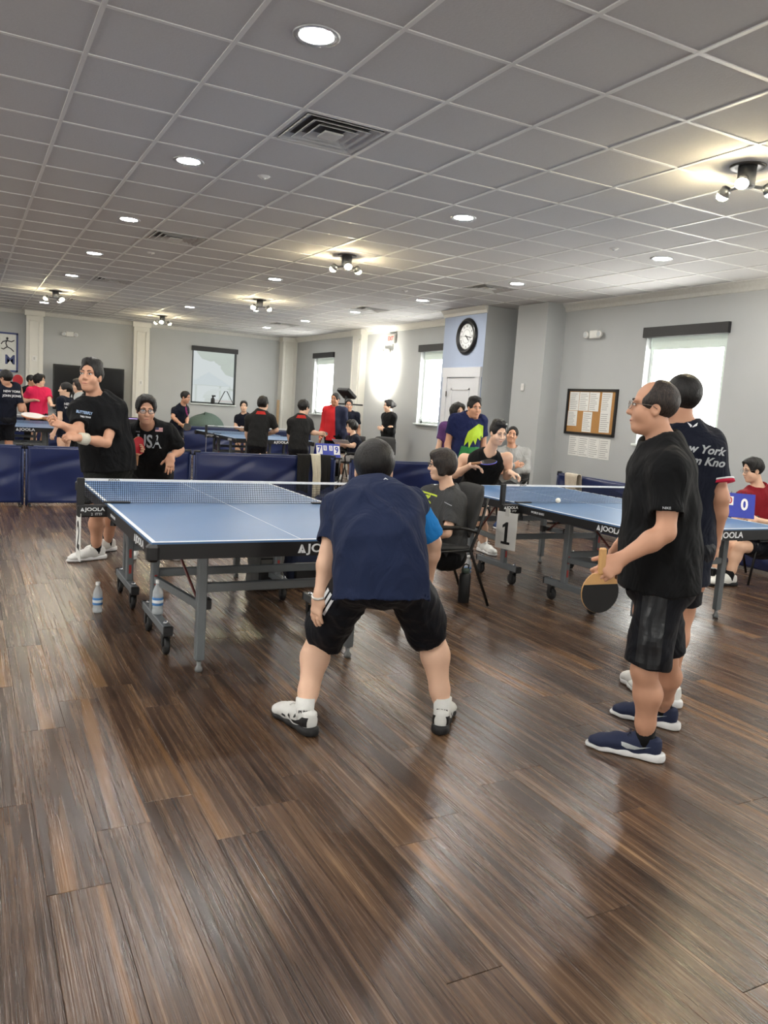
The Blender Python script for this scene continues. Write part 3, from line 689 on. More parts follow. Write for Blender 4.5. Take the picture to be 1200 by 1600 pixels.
def emergency(x, y, z, axis, lab):
    o = empty('emergency_light', (x, y, z), 0 if axis == 'x' else math.pi / 2)   # local: back at +x
    MB().cbox((-.035, 0, 0), (.07, .17, .115), .01).build('housing', M('white_plastic'), o)
    for s in (-1, 1):
        h = MB().lathe([(.03, 0), (.045, .02), (.05, .05), (.04, .055)], 16, (-.04, s * .135, -.005), [[0, 0, -1], [-1, 0, 0], [0, 1, 0]]).build('lamp_head', M('white_plastic'), o, True)
        MB().ell((-.096, s * .135, -.005), (.006, .036, .036), nu=14).build('lamp_lens', M('clear_lens', (190, 195, 198), .2), h)
        MB().tube([(-.03, s * .07, -.005), (-.045, s * .12, -.005)], .012).build('lamp_arm', M('white_plastic'), o)
    tag(o, lab, 'emergency light', 'emergency lights')
emergency(XR, 8.80, 2.70, 'x', 'white twin-head emergency light above the notice board')
emergency(2.23, YB, 2.72, 'y', 'white twin-head emergency light above the black screen')
emergency(XR, 15.1, 2.66, 'x', 'white twin-head emergency light under the exit sign')
ex = empty('exit_sign', (XR, 14.95, 2.92)); MB().cbox((-.03, 0, 0), (.05, .32, .2), .01).build('housing', M('sign_grey', (188, 188, 184), .6), ex); text('sign_lettering', 'EXIT', .12, M('sign_red', (190, 60, 50)), (-.0565, 0, 0), (0, -1, 0), (0, 0, 1), ex, bold=.02)
tag(ex, 'exit sign box above the emergency light on the far window wall', 'sign')
# notice board
nb = empty('notice_board', (XR, 8.76, 1.605)); Wd, Hd = .99, .62
MB().bb(-.012, -.004, -Wd / 2, Wd / 2, -Hd / 2, Hd / 2).build('cork', M('cork', (176, 130, 76), .9, var=.25, scale=120), nb)
f = MB()
for q in ((-Wd / 2 - .02, -Wd / 2 + .015, -Hd / 2 - .02, Hd / 2 + .02), (Wd / 2 - .015, Wd / 2 + .02, -Hd / 2 - .02, Hd / 2 + .02), (-Wd / 2, Wd / 2, Hd / 2 - .015, Hd / 2 + .02), (-Wd / 2, Wd / 2, -Hd / 2 - .02, -Hd / 2 + .015)): f.bb(-.03, -.001, *q)
f.build('board_frame', M('black_board_frame', (22, 20, 20), .4), nb); tag(nb, 'black framed cork notice board with pinned white papers', 'notice board')
LINEP = M('grey_print', (150, 150, 150), .8, var=0)
def paper(x, y, z, w, h, lab, tilt=0., rows=9, seed=0):
    r2 = np.random.default_rng(seed); o = empty('paper', (x, y, z)); o.rotation_euler = (tilt, 0, 0)
    MB().bb(-.001, .001, -w / 2, w / 2, -h / 2, h / 2).build('sheet', PAPER, o); p = MB()
    for k in range(rows):
        zz = h / 2 - h * (k + 1.2) / (rows + 1.2); l = w * (.5 + .32 * r2.random()); p.bb(-.0016, -.001, w * .42 - l, w * .42, zz - h * .013, zz + h * .013)
    p.build('print_lines', LINEP, o); tag(o, lab, 'paper', 'papers on the wall'); return o
pl = ['top left paper', 'second paper in the top row', 'third paper in the top row', 'lower left paper', 'lower middle paper', 'upper right paper', 'lower right paper']
for k, (dy, dz, w, h) in enumerate([(.36, .15, .20, .27), (.15, .15, .20, .27), (-.06, .15, .20, .27), (.37, -.10, .20, .22), (.05, -.14, .19, .29), (-.31, .15, .20, .27), (-.31, -.13, .20, .29)]):
    paper(XR - .015, 8.76 + dy, 1.605 + dz, w, h, 'white printed sheet on the cork board, ' + pl[k], .01 * (k % 3 - 1), seed=k)
for k in range(4): paper(XR - .003, 9.06 - k * .215, 1.11 - .004 * k, .21, .29, 'white printed sheet taped under the notice board, %s from the left' % ordn[k], .0, seed=20 + k)
th = empty('wall_switch', (7.6, 9.93, 1.93)); MB().cbox((-.012, 0, 0), (.024, .07, .11), .006).build('plate', M('white_plastic'), th); MB().cbox((-.026, 0, .01), (.006, .02, .04), .002).build('switch_toggle', M('white_plastic'), th)
tag(th, 'small white switch box on the grey pier left of the notice board', 'switch')
for (x, z, lab) in ((1.45, 2.08, 'small outlet plate on the left white pilaster'), (3.89, 1.70, 'small outlet plate on the pilaster right of the black screen')):
    o = empty('outlet_plate', (x, YB - .14, z)); MB().cbox((0, -.004, 0), (.10, .008, .12), .003).build('plate', M('white_plastic'), o); MB().bb(-.018, .018, -.010, -.008, -.03, .03).build('socket', M('sign_grey'), o); tag(o, lab, 'outlet', 'outlet plates')
# poster of athletes (plain sketch figures)
po = empty('framed_poster', (.64, YB, 2.16)); MB().bb(-.44, .44, -.03, -.012, -.40, .44).build('print_sheet', M('poster_paper', (224, 226, 222), .6), po)
f = MB()
for q in ((-.47, -.43, -.43, .47), (.43, .47, -.43, .47), (-.47, .47, .43, .47), (-.47, .47, -.43, -.39)): f.bb(q[0], q[1], -.045, -.001, q[2], q[3])
f.build('poster_frame', M('poster_blue', (58, 70, 120), .5), po)
sk = MB()
def stroke(pts, r=.012): sk.tube([(a, -.032, b) for a, b in pts], [r] * len(pts), 6)
for cx, cz, s in ((.24, .20, 1), (-.12, .16, 1.1)):
    sk.ell((cx, -.032, cz + .13 * s), (.025, .004, .03))
    for pts in ([(0, .10), (-.03, .02), (.0, -.06)], [(0, .08), (.09, .06), (.15, .10)], [(0, .08), (-.09, .05), (-.13, -.01)], [(0, -.06), (.08, -.10), (.14, -.16)], [(0, -.06), (-.08, -.12), (-.12, -.10)]): stroke([(cx + a * s, cz + b * s) for a, b in pts])
sk.build('ink_figures', M('poster_ink', (40, 42, 52), .7), po); text('poster_lettering', 'M', .3, M('poster_blue'), (.30, -.031, -.16), (1, 0, 0), (0, 0, 1), po, bold=.02)
tag(po, 'blue framed poster with ink figures of athletes at the left edge', 'poster')
# black screen
tv = empty('flat_screen', (2.66, YB - .25, 0)); MB().cbox((0, 0, 1.46), (1.62, .06, 1.06), .01).build('screen_panel', M('screen_black', (14, 14, 17), .25), tv)
MB().cbox((0, -.032, 1.46), (1.56, .004, 1.0), .001).build('screen_glass', M('screen_glass', (16, 17, 20), .12), tv)
for s in (-1, 1):
    MB().cbox((s * .5, .02, .55), (.06, .05, 1.1), .008).build('stand_post', BLK, tv); MB().cbox((s * .5, 0, .02), (.08, .36, .04), .008).build('stand_foot', BLK, tv)
tag(tv, 'large black flat screen behind the serving player', 'screen')
pc = empty('speaker', (3.55, YB - .75, 0)); MB().cbox((0, 0, .42), (.42, .42, .84), .03).build('cabinet', M('speaker_black', (24, 22, 28), .5), pc)
MB().lathe([(.06, 0), (.14, .01), (.15, .02), (.13, .025), (.04, .01)], 20, (0, -.212, .34), [[1, 0, 0], [0, 0, -1], [0, 1, 0]]).build('cone', M('speaker_cone', (46, 46, 52), .5), pc, True)
for s in (-1, 1): MB().bb(s * .2 - .006, s * .2 + .006, -.214, -.208, .5, .82).build('light_strip', M('violet_strip', (196, 170, 250), .4, var=0, emit=.5), pc)
MB().bb(-.2, .2, -.214, -.208, .812, .824).build('light_strip', M('violet_strip'), pc); tag(pc, 'black loudspeaker box with a pale violet light strip', 'speaker')
# potted plant on a stool, tarp heap, broom, board, sill things
pp = empty('potted_plant', (1.93, 18.6, 0)); MB().lathe([(.09, .55), (.13, .80), (.135, .82), (.11, .82), (.10, .78)], 18).build('pot', M('white_pot', (226, 226, 224), .4), pp, True)
MB().lathe([(.17, 0), (.17, .04), (.03, .05), (.03, .50), (.16, .53), (.16, .55)], 18).build('stand', BLK, pp, True)
for k in range(34):
    a = 2.4 * k; e = .25 + .9 * rng.random(); l = .16 + .16 * rng.random(); d = np.array([math.cos(a) * math.cos(e), math.sin(a) * math.cos(e), math.sin(e)]); q = np.cross(d, (0, 0, 1)); q = unit(q) * .028; c = np.array([0, 0, .80]); up = np.array([0, 0, .012])
    MB().add([c, c + d * l * .5 + q + up, c + d * l, c + d * l * .5 - q + up, c + d * l * .5 - up * .3], [(0, 1, 4), (1, 2, 4), (2, 3, 4), (3, 0, 4)]).build('leaf', M('dark_leaf', (38, 66, 44), .6), pp)
tag(pp, 'small leafy plant in a white pot beside the woman in pink', 'plant')
tp = empty('covered_equipment', (5.35, 19.9, 0)); P = []; F = []; nu_, nv_ = 28, 14
for j in range(nv_ + 1):
    for i in range(nu_):
        a = 2 * math.pi * i / nu_; v = j / nv_; rr = (1 - v ** 2.2) ** .5 if v < 1 else 0; rr = max(rr, .02); w = 1 + .05 * math.sin(a * 7 + v * 3) * (1 - v) + .04 * math.sin(a * 3 + 1)
        P.append((.50 * rr * w * math.cos(a), .34 * rr * w * math.sin(a), .62 + v * .42 * (1 + .1 * math.sin(a + 1))))
for j in range(nv_):
    for i in range(nu_): F.append((j * nu_ + i, j * nu_ + (i + 1) % nu_, (j + 1) * nu_ + (i + 1) % nu_, (j + 1) * nu_ + i))
MB().add(P, F).build('green_tarp', M('grey_green_tarp', (84, 102, 94), .7, bump=.2), tp, True)
B_ = MB().cbox((0, 0, .60), (1.0, .6, .04), .005)
for sx in (-.45, .45):
    for sy in (-.25, .25): B_.cbox((sx, sy, .29), (.05, .05, .58), .005)
B_.build('trolley', BLK, tp); tag(tp, 'heap covered with a grey-green tarp under the end window', 'covered heap')
br = tag(MB().cbox((0, 0, .75), (.07, .03, 1.5), .004, np.array([[1, 0, .03], [0, 1, .08], [0, -.08, 1]])).build('wooden_board', M('raw_pine', (158, 132, 100), .7, var=.2)), 'narrow wooden board leaning in the far corner', 'board'); br.location = (7.42, 20.25, 0)
sp = empty('spray_bottle', (5.78, YB + .03, WIN['z0'] + .061)); MB().lathe([(.05, 0), (.055, .03), (.05, .13), (.02, .17), (.02, .19)], 14).build('bottle_body', BLK, sp, True); MB().cbox((.02, 0, .21), (.10, .03, .04), .008).build('trigger_head', BLK, sp); tag(sp, 'small dark spray bottle on the end window sill', 'bottle')
wf = tag(MB().tube([(-.2, 0, .0), (-.03, 0, .34), (.03, 0, .34), (.22, 0, .0), (-.2, 0, 0)], .012, 6).build('wire_frame_stand', BLK), 'thin black triangular frame standing on the end window sill', 'frame'); wf.location = (6.12, YB + .02, WIN['z0'] + .072)
# floodlight on a stand, aimed at the wall
fl_ = empty('floodlight_stand', (7.05, 15.15, 0))
MB().tube([(0, 0, .03), (0, 0, 1.56)], .022).build('pole', BLK, fl_, True)
for k in range(3):
    a = 2.1 * k + .3; MB().tube([(0, 0, .42), (.45 * math.cos(a), .45 * math.sin(a), .015)], .014).build('leg', BLK, fl_, True)
MB().tube([(-.30, .18, 1.50), (.30, -.18, 1.50)], .016).build('cross_bar', BLK, fl_, True)
R_ = frame((.62, .10, .78), (0, 0, 1)); fh = MB().cbox((0, 0, 1.72), (.42, .09, .28), .02, R_).build('lamp_housing', BLK, fl_)
MB().cbox(np.array([0, 0, 1.72]) + R_[:, 1] * .047, (.36, .006, .22), .002, R_).build('lamp_glass', M('flood_glass', (255, 246, 225), .3, var=0, emit=25), fh)
MB().cbox(np.array([0, 0, 1.60]), (.06, .05, .14), .01).build('bracket', BLK, fl_)
tag(fl_, 'black floodlight on a tripod stand aimed at the far wall', 'floodlight')
def spot(loc, d, power, size, blend, parent=None, col=(1, .94, .82)):
    ld = bpy.data.lights.new('flood_beam', 'SPOT'); ld.energy = power; ld.spot_size = size; ld.spot_blend = blend; ld.color = col; ld.shadow_soft_size = .12
    lo = bpy.data.objects.new('flood_beam', ld); COL.objects.link(lo); lo.rotation_euler = Vector(d).to_track_quat('-Z', 'Y').to_euler(); lo.location = loc
    if parent: lo.parent = parent
    return lo
spot(np.array([0, 0, 1.72]) + R_[:, 1] * .16, R_[:, 1] + np.array([.35, 0, -.25]), 110, 1.7, .9, fl_)
fl2 = copy_tree(fl_); fl2.location = (7.05, 4.15, 0); fl2.rotation_euler.z = .35; tag(fl2, 'black floodlight on a tripod stand near the wall, right of the picture', 'floodlight')
# ------------------------------------------------------------------ loose things
CLEAR = M('clear_bottle_plastic', (232, 238, 240), .08, var=0, alpha=.35, spec=.8); WATERL = M('bottle_label', (70, 128, 190), .5, var=.3, scale=60); CAPM = M('white_cap', (236, 236, 234), .5)
WATER = M('bottled_water', (214, 224, 230), .05, var=0, alpha=.45, spec=.8)
def make_bottle():
    o = empty('water_bottle')
    MB().lathe([(.027, 0), (.033, .006), (.033, .03), (.0295, .035), (.031, .04), (.031, .075), (.0295, .08), (.031, .085), (.032, .12), (.030, .14), (.020, .165), (.0125, .178), (.0125, .188)], 20).build('bottle_body', CLEAR, o, True)
    MB().lathe([(.024, .004), (.029, .008), (.029, .118), (.0, .119)], 18).build('water', WATER, o, True)
    MB().lathe([(.0316, .055), (.0322, .058), (.0322, .100), (.0316, .103)], 20).build('label_wrap', WATERL, o, True)
    MB().lathe([(.0326, .070), (.0328, .072), (.0328, .086), (.0326, .088)], 20).build('label_band', M('label_white', (232, 238, 244), .5), o, True)
    MB().lathe([(.0145, .186), (.0148, .188), (.0148, .203), (.013, .206)], 16).build('cap', CAPM, o, True); return o
b1 = make_bottle(); b1.location = (.775, 5.36, 0); tag(b1, 'clear water bottle standing on the floor left of the front table', 'bottle', 'water bottles')
b2 = copy_tree(b1); b2.location = (1.005, 4.62, .171); tag(b2, 'clear water bottle standing on the front table foot bar', 'bottle', 'water bottles')
b3 = copy_tree(b1); b3.location = (4.00, 5.80, 0); tag(b3, 'clear water bottle on the floor behind the black flask', 'bottle', 'water bottles')
fk = empty('flask', (3.45, 5.03, 0)); FB = M('matte_black_flask', (20, 22, 24), .5)
MB().lathe([(.042, 0), (.046, .006), (.046, .205), (.040, .225), (.030, .238)], 24).build('flask_body', FB, fk, True)
MB().lathe([(.030, .236), (.034, .240), (.034, .268), (.028, .272)], 20).build('flask_cap', M('green_grey_cap', (58, 74, 66), .4), fk, True)
MB().tube([(-.026, 0, .27), (-.026, 0, .295), (0, 0, .305), (.026, 0, .295), (.026, 0, .27)], .006).build('carry_loop', FB, fk, True)
tag(fk, 'tall black flask standing on the floor by the grey chair', 'flask')
# bags under the front table
def bag(name, c, size, mats, lab, seed):
    r2 = np.random.default_rng(seed); o = empty(name, (c[0], c[1], 0)); w, d, h = size; P = []; F = []; nu_, nv_ = 28, 16
    for j in range(nv_ + 1):
        v = j / nv_; prof = (min(1, .80 + 3 * v) if v < .1 else 1 - .28 * max(0, (v - .45) / .55) ** 1.8) * (1 if v < .93 else max(.1, ((1 - v) / .07) ** .5))
        for i in range(nu_):
            a = 2 * math.pi * i / nu_; ca, sa = math.cos(a), math.sin(a); q = (abs(ca) ** 3.2 + abs(sa) ** 3.2) ** (-1 / 3.2)
            P.append((w / 2 * prof * q * ca + .012 * math.sin(4 * v * 3 + a * 3 + seed), d / 2 * prof * q * sa, .005 + h * v))
    for j in range(nv_):
        for i in range(nu_): F.append((j * nu_ + i, j * nu_ + (i + 1) % nu_, (j + 1) * nu_ + (i + 1) % nu_, (j + 1) * nu_ + i))
    F += [tuple(range(nu_))[::-1], tuple(nv_ * nu_ + i for i in range(nu_))]
    MB().add(P, F).build('bag_body', mats[0], o, True)
    MB().cbox((0, -d * .47, h * .34), (w * .66, d * .22, h * .36), .03).build('front_pocket', mats[1], o)
    MB().tube([(-w * .3, -d * .585, h * .47), (w * .3, -d * .585, h * .47)], .005, 6).build('zip', CHROME, o)
    MB().tube([(-.05, 0, h * .98), (-.045, 0, h + .05), (.045, 0, h + .05), (.05, 0, h * .98)], .010).build('carry_handle', BLK, o, True)
    for s in (-1, 1): MB().tube([(s * w * .2, d * .45, h * .9), (s * w * .24, d * .62, h * .6), (s * w * .24, d * .55, h * .2)], .014).build('strap', BLK, o, True)
    tag(o, lab, 'bag'); return o
bag('duffel_bag', (2.08, 5.78), (.27, .22, .38), (M('grey_bag_cloth', (92, 92, 90), .85, var=.2), M('dark_bag_cloth', (30, 30, 32), .8)), 'grey and black bag standing on the floor under the front table', 1)
bag('backpack', (2.40, 5.85), (.27, .22, .40), (M('navy_bag_cloth', (30, 40, 66), .8, var=.2), M('dark_bag_cloth')), 'navy backpack on the floor under the front table', 2)
# chairs
CHF = M('charcoal_chair_fabric', (58, 58, 58), .95, var=.25, scale=160, bump=.2); CHM = M('black_chair_tube', (18, 18, 19), .4)
def make_chair():
    """faces +y, seat height .46"""
    o = empty('stacking_chair')
    def pad(c, s, R=None, n=10, bulge=.02, curve=0.):
        P = []; F = []
        for t in (1, -1):
            for j in range(n + 1):
                for i in range(n + 1):
                    u, v = i / n * 2 - 1, j / n * 2 - 1; q = (abs(u) ** 5 + abs(v) ** 5) ** .2; m = max(abs(u), abs(v)); f_ = m / q if q > 0 else 1
                    e = max(0, 1 - max(abs(u), abs(v)) ** 6); P.append((u * f_ * s[0] / 2, v * f_ * s[1] / 2, t * (s[2] / 2 * (.25 + .75 * e ** .5)) + curve * u * u))
        n1 = n + 1; B = n1 * n1
        for j in range(n):
            for i in range(n):
                a = j * n1 + i; F += [(a, a + 1, a + n1 + 1, a + n1), (B + a, B + a + n1, B + a + n1 + 1, B + a + 1)]
        for k in range(n):
            for a, b in ((k, k + 1), (n * n1 + k, n * n1 + k + 1), (k * n1, (k + 1) * n1), (k * n1 + n, (k + 1) * n1 + n)): F.append((a, b, B + b, B + a))
        P = np.array(P)
        if R is not None: P = P @ np.asarray(R).T
        return MB().add(P + np.asarray(c), F)
    pad((0, .02, .455), (.47, .46, .06)).build('seat', CHF, o, True)
    Rb = np.array([[1, 0, 0], [0, .20, -.98], [0, .98, .20]]).T; Rb = np.array([[1, 0, 0], [0, -.22, -.975], [0, .975, -.22]])
    pad((0, -.265, .72), (.46, .42, .06), Rb, curve=-.05).build('backrest', CHF, o, True)
    for s in (-1, 1):
        MB().tube([(s * .245, .22, .012), (s * .235, .14, .43), (s * .235, -.20, .44)], .012).build('front_leg', CHM, o, True)
        MB().tube([(s * .245, -.36, .012), (s * .235, -.18, .44), (s * .225, -.25, .62), (s * .20, -.31, .84)], .012).build('rear_leg', CHM, o, True)
        MB().tube([(s * .245, .14, .43), (s * .262, .17, .56), (s * .262, .12, .61), (s * .262, -.10, .615), (s * .235, -.22, .58)], .012).build('arm_frame', CHM, o, True)
        MB().cbox((s * .262, .03, .622), (.045, .20, .022), .010).build('armrest', M('black_armrest', (22, 22, 22), .5), o)
    return o
chair0 = make_chair(); chair_used = False
def chair(x, y, rz, lab):
    global chair_used
    o = chair0 if not chair_used else copy_tree(chair0); chair_used = True
    o.location = (x, y, 0); o.rotation_euler = (0, 0, rz); tag(o, lab, 'chair', 'stacking chairs'); return o
# score flippers
FLB = M('blue_score_board', (38, 58, 170), .45); FLW = M('score_card_white', (236, 236, 234), .5)
def flipper(loc, rz, nums, cols, lab, s=1.):
    o = empty('score_flipper', loc, rz); w, h, d = .40 * s, .21 * s, .10 * s     # local: faces -y
    R = np.array([[1, 0, 0], [0, d / h, 0], [0, 1, 0]]); a = math.atan2(d, h); ca, sa = math.cos(a), math.sin(a)
    for sg in (-1, 1):
        Rm = np.array([[1, 0, 0], [0, ca, sg * -sa], [0, sg * sa, ca]])
        MB().cbox((0, sg * d / 2, h / 2), (w, .006, h / ca), .001, np.array([[1, 0, 0], [0, ca, -sg * sa], [0, sg * sa, ca]])).build('panel', FLB, o)
    MB().cbox((0, 0, .004), (w, d * .96, .006), .001).build('base', FLB, o)
    for k in range(9): MB().tube([(-w * .4 + k * w * .1, -.014 * s, h), (-w * .4 + k * w * .1, 0, h + .014 * s), (-w * .4 + k * w * .1, .014 * s, h)], .002 * s, 5).build('ring', BLK, o)
    n = np.array([0, -ca, sa]); yv = np.array([0, sa, ca]); Rf = np.array([[1, 0, 0], [0, 0, 1], [0, 1, 0]]); Rf = np.array([[1, 0, 0], yv, n]).T
    xs = {4: (-.36, -.12, .12, .36), 3: (-.30, -.02, .28)}[len(nums)]
    for q, (t, c) in enumerate(zip(nums, cols)):
        big = not (len(nums) == 4 and q in (1, 2)) and not (len(nums) == 3 and q == 1); hh, ww = (.15, .10) if big else (.085, .055); zc = .52 if big else .66
        mid = np.array([xs[q] * w, 0, 0]) + np.array([0, -d, 0]) + yv * (h / ca * zc) + n * .006
        if c != 'w': MB().cbox(mid, (ww * s, hh * s, .003), .001, Rf).build('number_card', FLW, o)
        text('card_number', t, hh * s * 1.0, {'w': M('score_white', (236, 236, 240), .5, var=0), 'b': FLB, 'r': M('score_red', (190, 40, 40), .5, var=0)}[c], mid + n * .0025, (1, 0, 0), yv, o, bold=.03, sx=.8)
    tag(o, lab, 'scoreboard', 'score flippers'); return o
# paddles
RUBR = M('red_rubber', (176, 26, 40), .55, var=.05); RUBK = M('black_rubber', (14, 14, 15), .55, var=.05); PLY = M('blade_plywood', (206, 160, 104), .5, var=.15, scale=14); RUBSHEEN = M('blade_painted_sheen', (224, 216, 212), .4, var=.05)  # last one: off-white colour paints in the light reflected by the rubber
def paddle(center, updir, normal, lab, front=RUBR, back=RUBK, bare=False, s=1., edge=None):
    """center of blade, updir = handle to tip, normal = front face"""
    u = unit(updir); n = unit(np.asarray(normal) - np.dot(normal, u) * u); r = np.cross(u, n); R = np.array([r, u, n]).T
    o = empty('table_tennis_paddle', center); n_ = 28
    pts = [(.076 * s * math.cos(2 * math.pi * k / n_), .080 * s * math.sin(2 * math.pi * k / n_) if math.sin(2 * math.pi * k / n_) > -.8 else -.072 * s) for k in range(n_)]
    MB().prism(pts, -.003, .003, R).build('blade', PLY, o)
    if edge: MB().tube([tuple(R @ np.array([x * 1.01, y * 1.01, 0])) for x, y in pts + pts[:1]], .0045, 6).build('edge_tape', edge, o)
    q = [(x * .985, max(y * .985, (-.03 if bare else -.062) * s)) for x, y in pts]
    MB().prism(q, .003, .007, R).build('rubber', front, o); MB().prism([(x * .985, max(y * .985, -.055 * s)) for x, y in pts], -.007, -.003, R).build('rubber', back, o)
    MB().cbox(R @ np.array([0, -.118 * s, 0]), (.028, .10 * s, .022), .007, R).build('handle', PLY if bare else M('handle_wood', (150, 104, 66), .5, var=.2), o)
    tag(o, lab, 'paddle', 'paddles'); return o
# ------------------------------------------------------------------ people: smooth-union bodies meshed on a grid
class Sdf:
    def __init__(s): s.p = []
    def seg(s, a, b, r0, r1=None, lat=None, flat=(0, 0), k=.02, sub=False):
        a = np.asarray(a, float); b = np.asarray(b, float); r1 = r0 if r1 is None else r1
        r0 = np.atleast_1d(np.asarray(r0, float)); r1 = np.atleast_1d(np.asarray(r1, float))
        if len(r0) == 1: r0 = np.repeat(r0, 2)
        if len(r1) == 1: r1 = np.repeat(r1, 2)
        m = max(r0.max(), r1.max()); s.p.append(('seg', (a, b, r0, r1, lat, flat), np.minimum(a, b) - m, np.maximum(a, b) + m, k, sub)); return s
    def chain(s, pts, rs, lat=None, k=.02):
        for i in range(len(pts) - 1): s.seg(pts[i], pts[i + 1], rs[i], rs[i + 1], lat if not isinstance(lat, list) else lat[i], k=k)
        return s
    def ell(s, c, r, R=None, k=.02, sub=False):
        c = np.asarray(c, float); m = max(r); s.p.append(('ell', (c, np.asarray(r, float), np.eye(3) if R is None else np.asarray(R, float)), c - m, c + m, k, sub)); return s
    def plane(s, p0, n, k=.004):   # removes the side n points to
        s.p.append(('plane', (np.asarray(p0, float), unit(n)), None, None, k, True)); return s
    def bounds(s):
        lo = np.min([p[2] for p in s.p if p[2] is not None and not p[5]], axis=0); hi = np.max([p[3] for p in s.p if p[3] is not None and not p[5]], axis=0); return lo, hi
    def field(s, ax, h):
        V = np.full([len(q) for q in ax], .5, np.float32); lo0 = np.array([q[0] for q in ax])
        for kind, par, lo, hi, k, sub in s.p:
            if lo is None: sl = tuple(slice(0, len(q)) for q in ax)
            else:
                i0 = np.maximum(np.floor((lo - k - 2 * h - lo0) / h).astype(int), 0); i1 = np.minimum(np.ceil((hi + k + 2 * h - lo0) / h).astype(int) + 1, V.shape)
                if (i1 <= i0).any(): continue
                sl = tuple(slice(a, b) for a, b in zip(i0, i1))
            X = ax[0][sl[0]][:, None, None].astype(np.float32); Y = ax[1][sl[1]][None, :, None].astype(np.float32); Z = ax[2][sl[2]][None, None, :].astype(np.float32)
            if kind == 'plane':
                p0, n = par; d = -((X - p0[0]) * n[0] + (Y - p0[1]) * n[1] + (Z - p0[2]) * n[2])
            elif kind == 'ell':
                c, r, R = par; x, y, z = X - c[0], Y - c[1], Z - c[2]; q = 0
                for i in range(3): q = q + ((x * R[0, i] + y * R[1, i] + z * R[2, i]) / r[i]) ** 2
                d = (np.sqrt(q) - 1) * r.min()
            else:
                a, b, r0, r1, lat, flat = par; u = b - a; L = np.linalg.norm(u) + 1e-9; u = u / L; x, y, z = X - a[0], Y - a[1], Z - a[2]
                t = x * u[0] + y * u[1] + z * u[2]; tc = np.clip(t, 0, L); f = tc / L
                if r0[0] == r0[1] and r1[0] == r1[1]:
                    q = x * x + y * y + z * z - t * t; e = (t - tc)
                    if flat[0]: e = np.where(t < 0, 0, e)
                    if flat[1]: e = np.where(t > L, 0, e)
                    A = r0[0] + (r1[0] - r0[0]) * f; d = np.sqrt(np.maximum(q, 0) + e * e) - A
                else:
                    l = np.asarray(lat, float); l = unit(l - np.dot(l, u) * u); w = np.cross(u, l)
                    xl = x * l[0] + y * l[1] + z * l[2]; xw = x * w[0] + y * w[1] + z * w[2]; A = r0[0] + (r1[0] - r0[0]) * f; B = r0[1] + (r1[1] - r0[1]) * f; mn = np.minimum(A, B); e = t - tc
                    if flat[0]: e = np.where(t < 0, 0, e)
                    if flat[1]: e = np.where(t > L, 0, e)
                    d = (np.sqrt((xl / A) ** 2 + (xw / B) ** 2 + (e / mn) ** 2) - 1) * mn
                if flat[0]: d = np.maximum(d, -t)
                if flat[1]: d = np.maximum(d, t - L)
            v = V[sl]
            if sub:
                d = -d; hh = np.maximum(k - np.abs(v - d), 0) / k; V[sl] = np.maximum(v, d) + hh * hh * k * .25
            else:
                hh = np.maximum(k - np.abs(v - d), 0) / k; V[sl] = np.minimum(v, d) - hh * hh * k * .25
        return V
    def grid(s, lo, hi, h):
        ax = [np.arange(a, b + h, h) for a, b in zip(lo, hi)]
        return nets(s.field(ax, h), np.array([q[0] for q in ax]), h)
    def mesh(s, h, boxes=()):
        lo, hi = s.bounds(); v, f = s.grid(lo - 2 * h, hi + 2 * h, h); VS, FS, n = [], [], 0
        for (bl, bh, fh) in boxes:
            if len(f):
                c = v[f].mean(1); f = f[~((c > bl + h * 1.2) & (c < bh - h * 1.2)).all(1)]
        VS.append(v); FS.append(f); n = len(v)
        for (bl, bh, fh) in boxes:
            a, b = s.grid(bl, bh, fh); VS.append(a); FS.append(b + n); n += len(a)
        v = np.vstack(VS); f = np.vstack(FS); u = np.unique(f); mp = np.zeros(len(v), int); mp[u] = np.arange(len(u)); return v[u], mp[f]
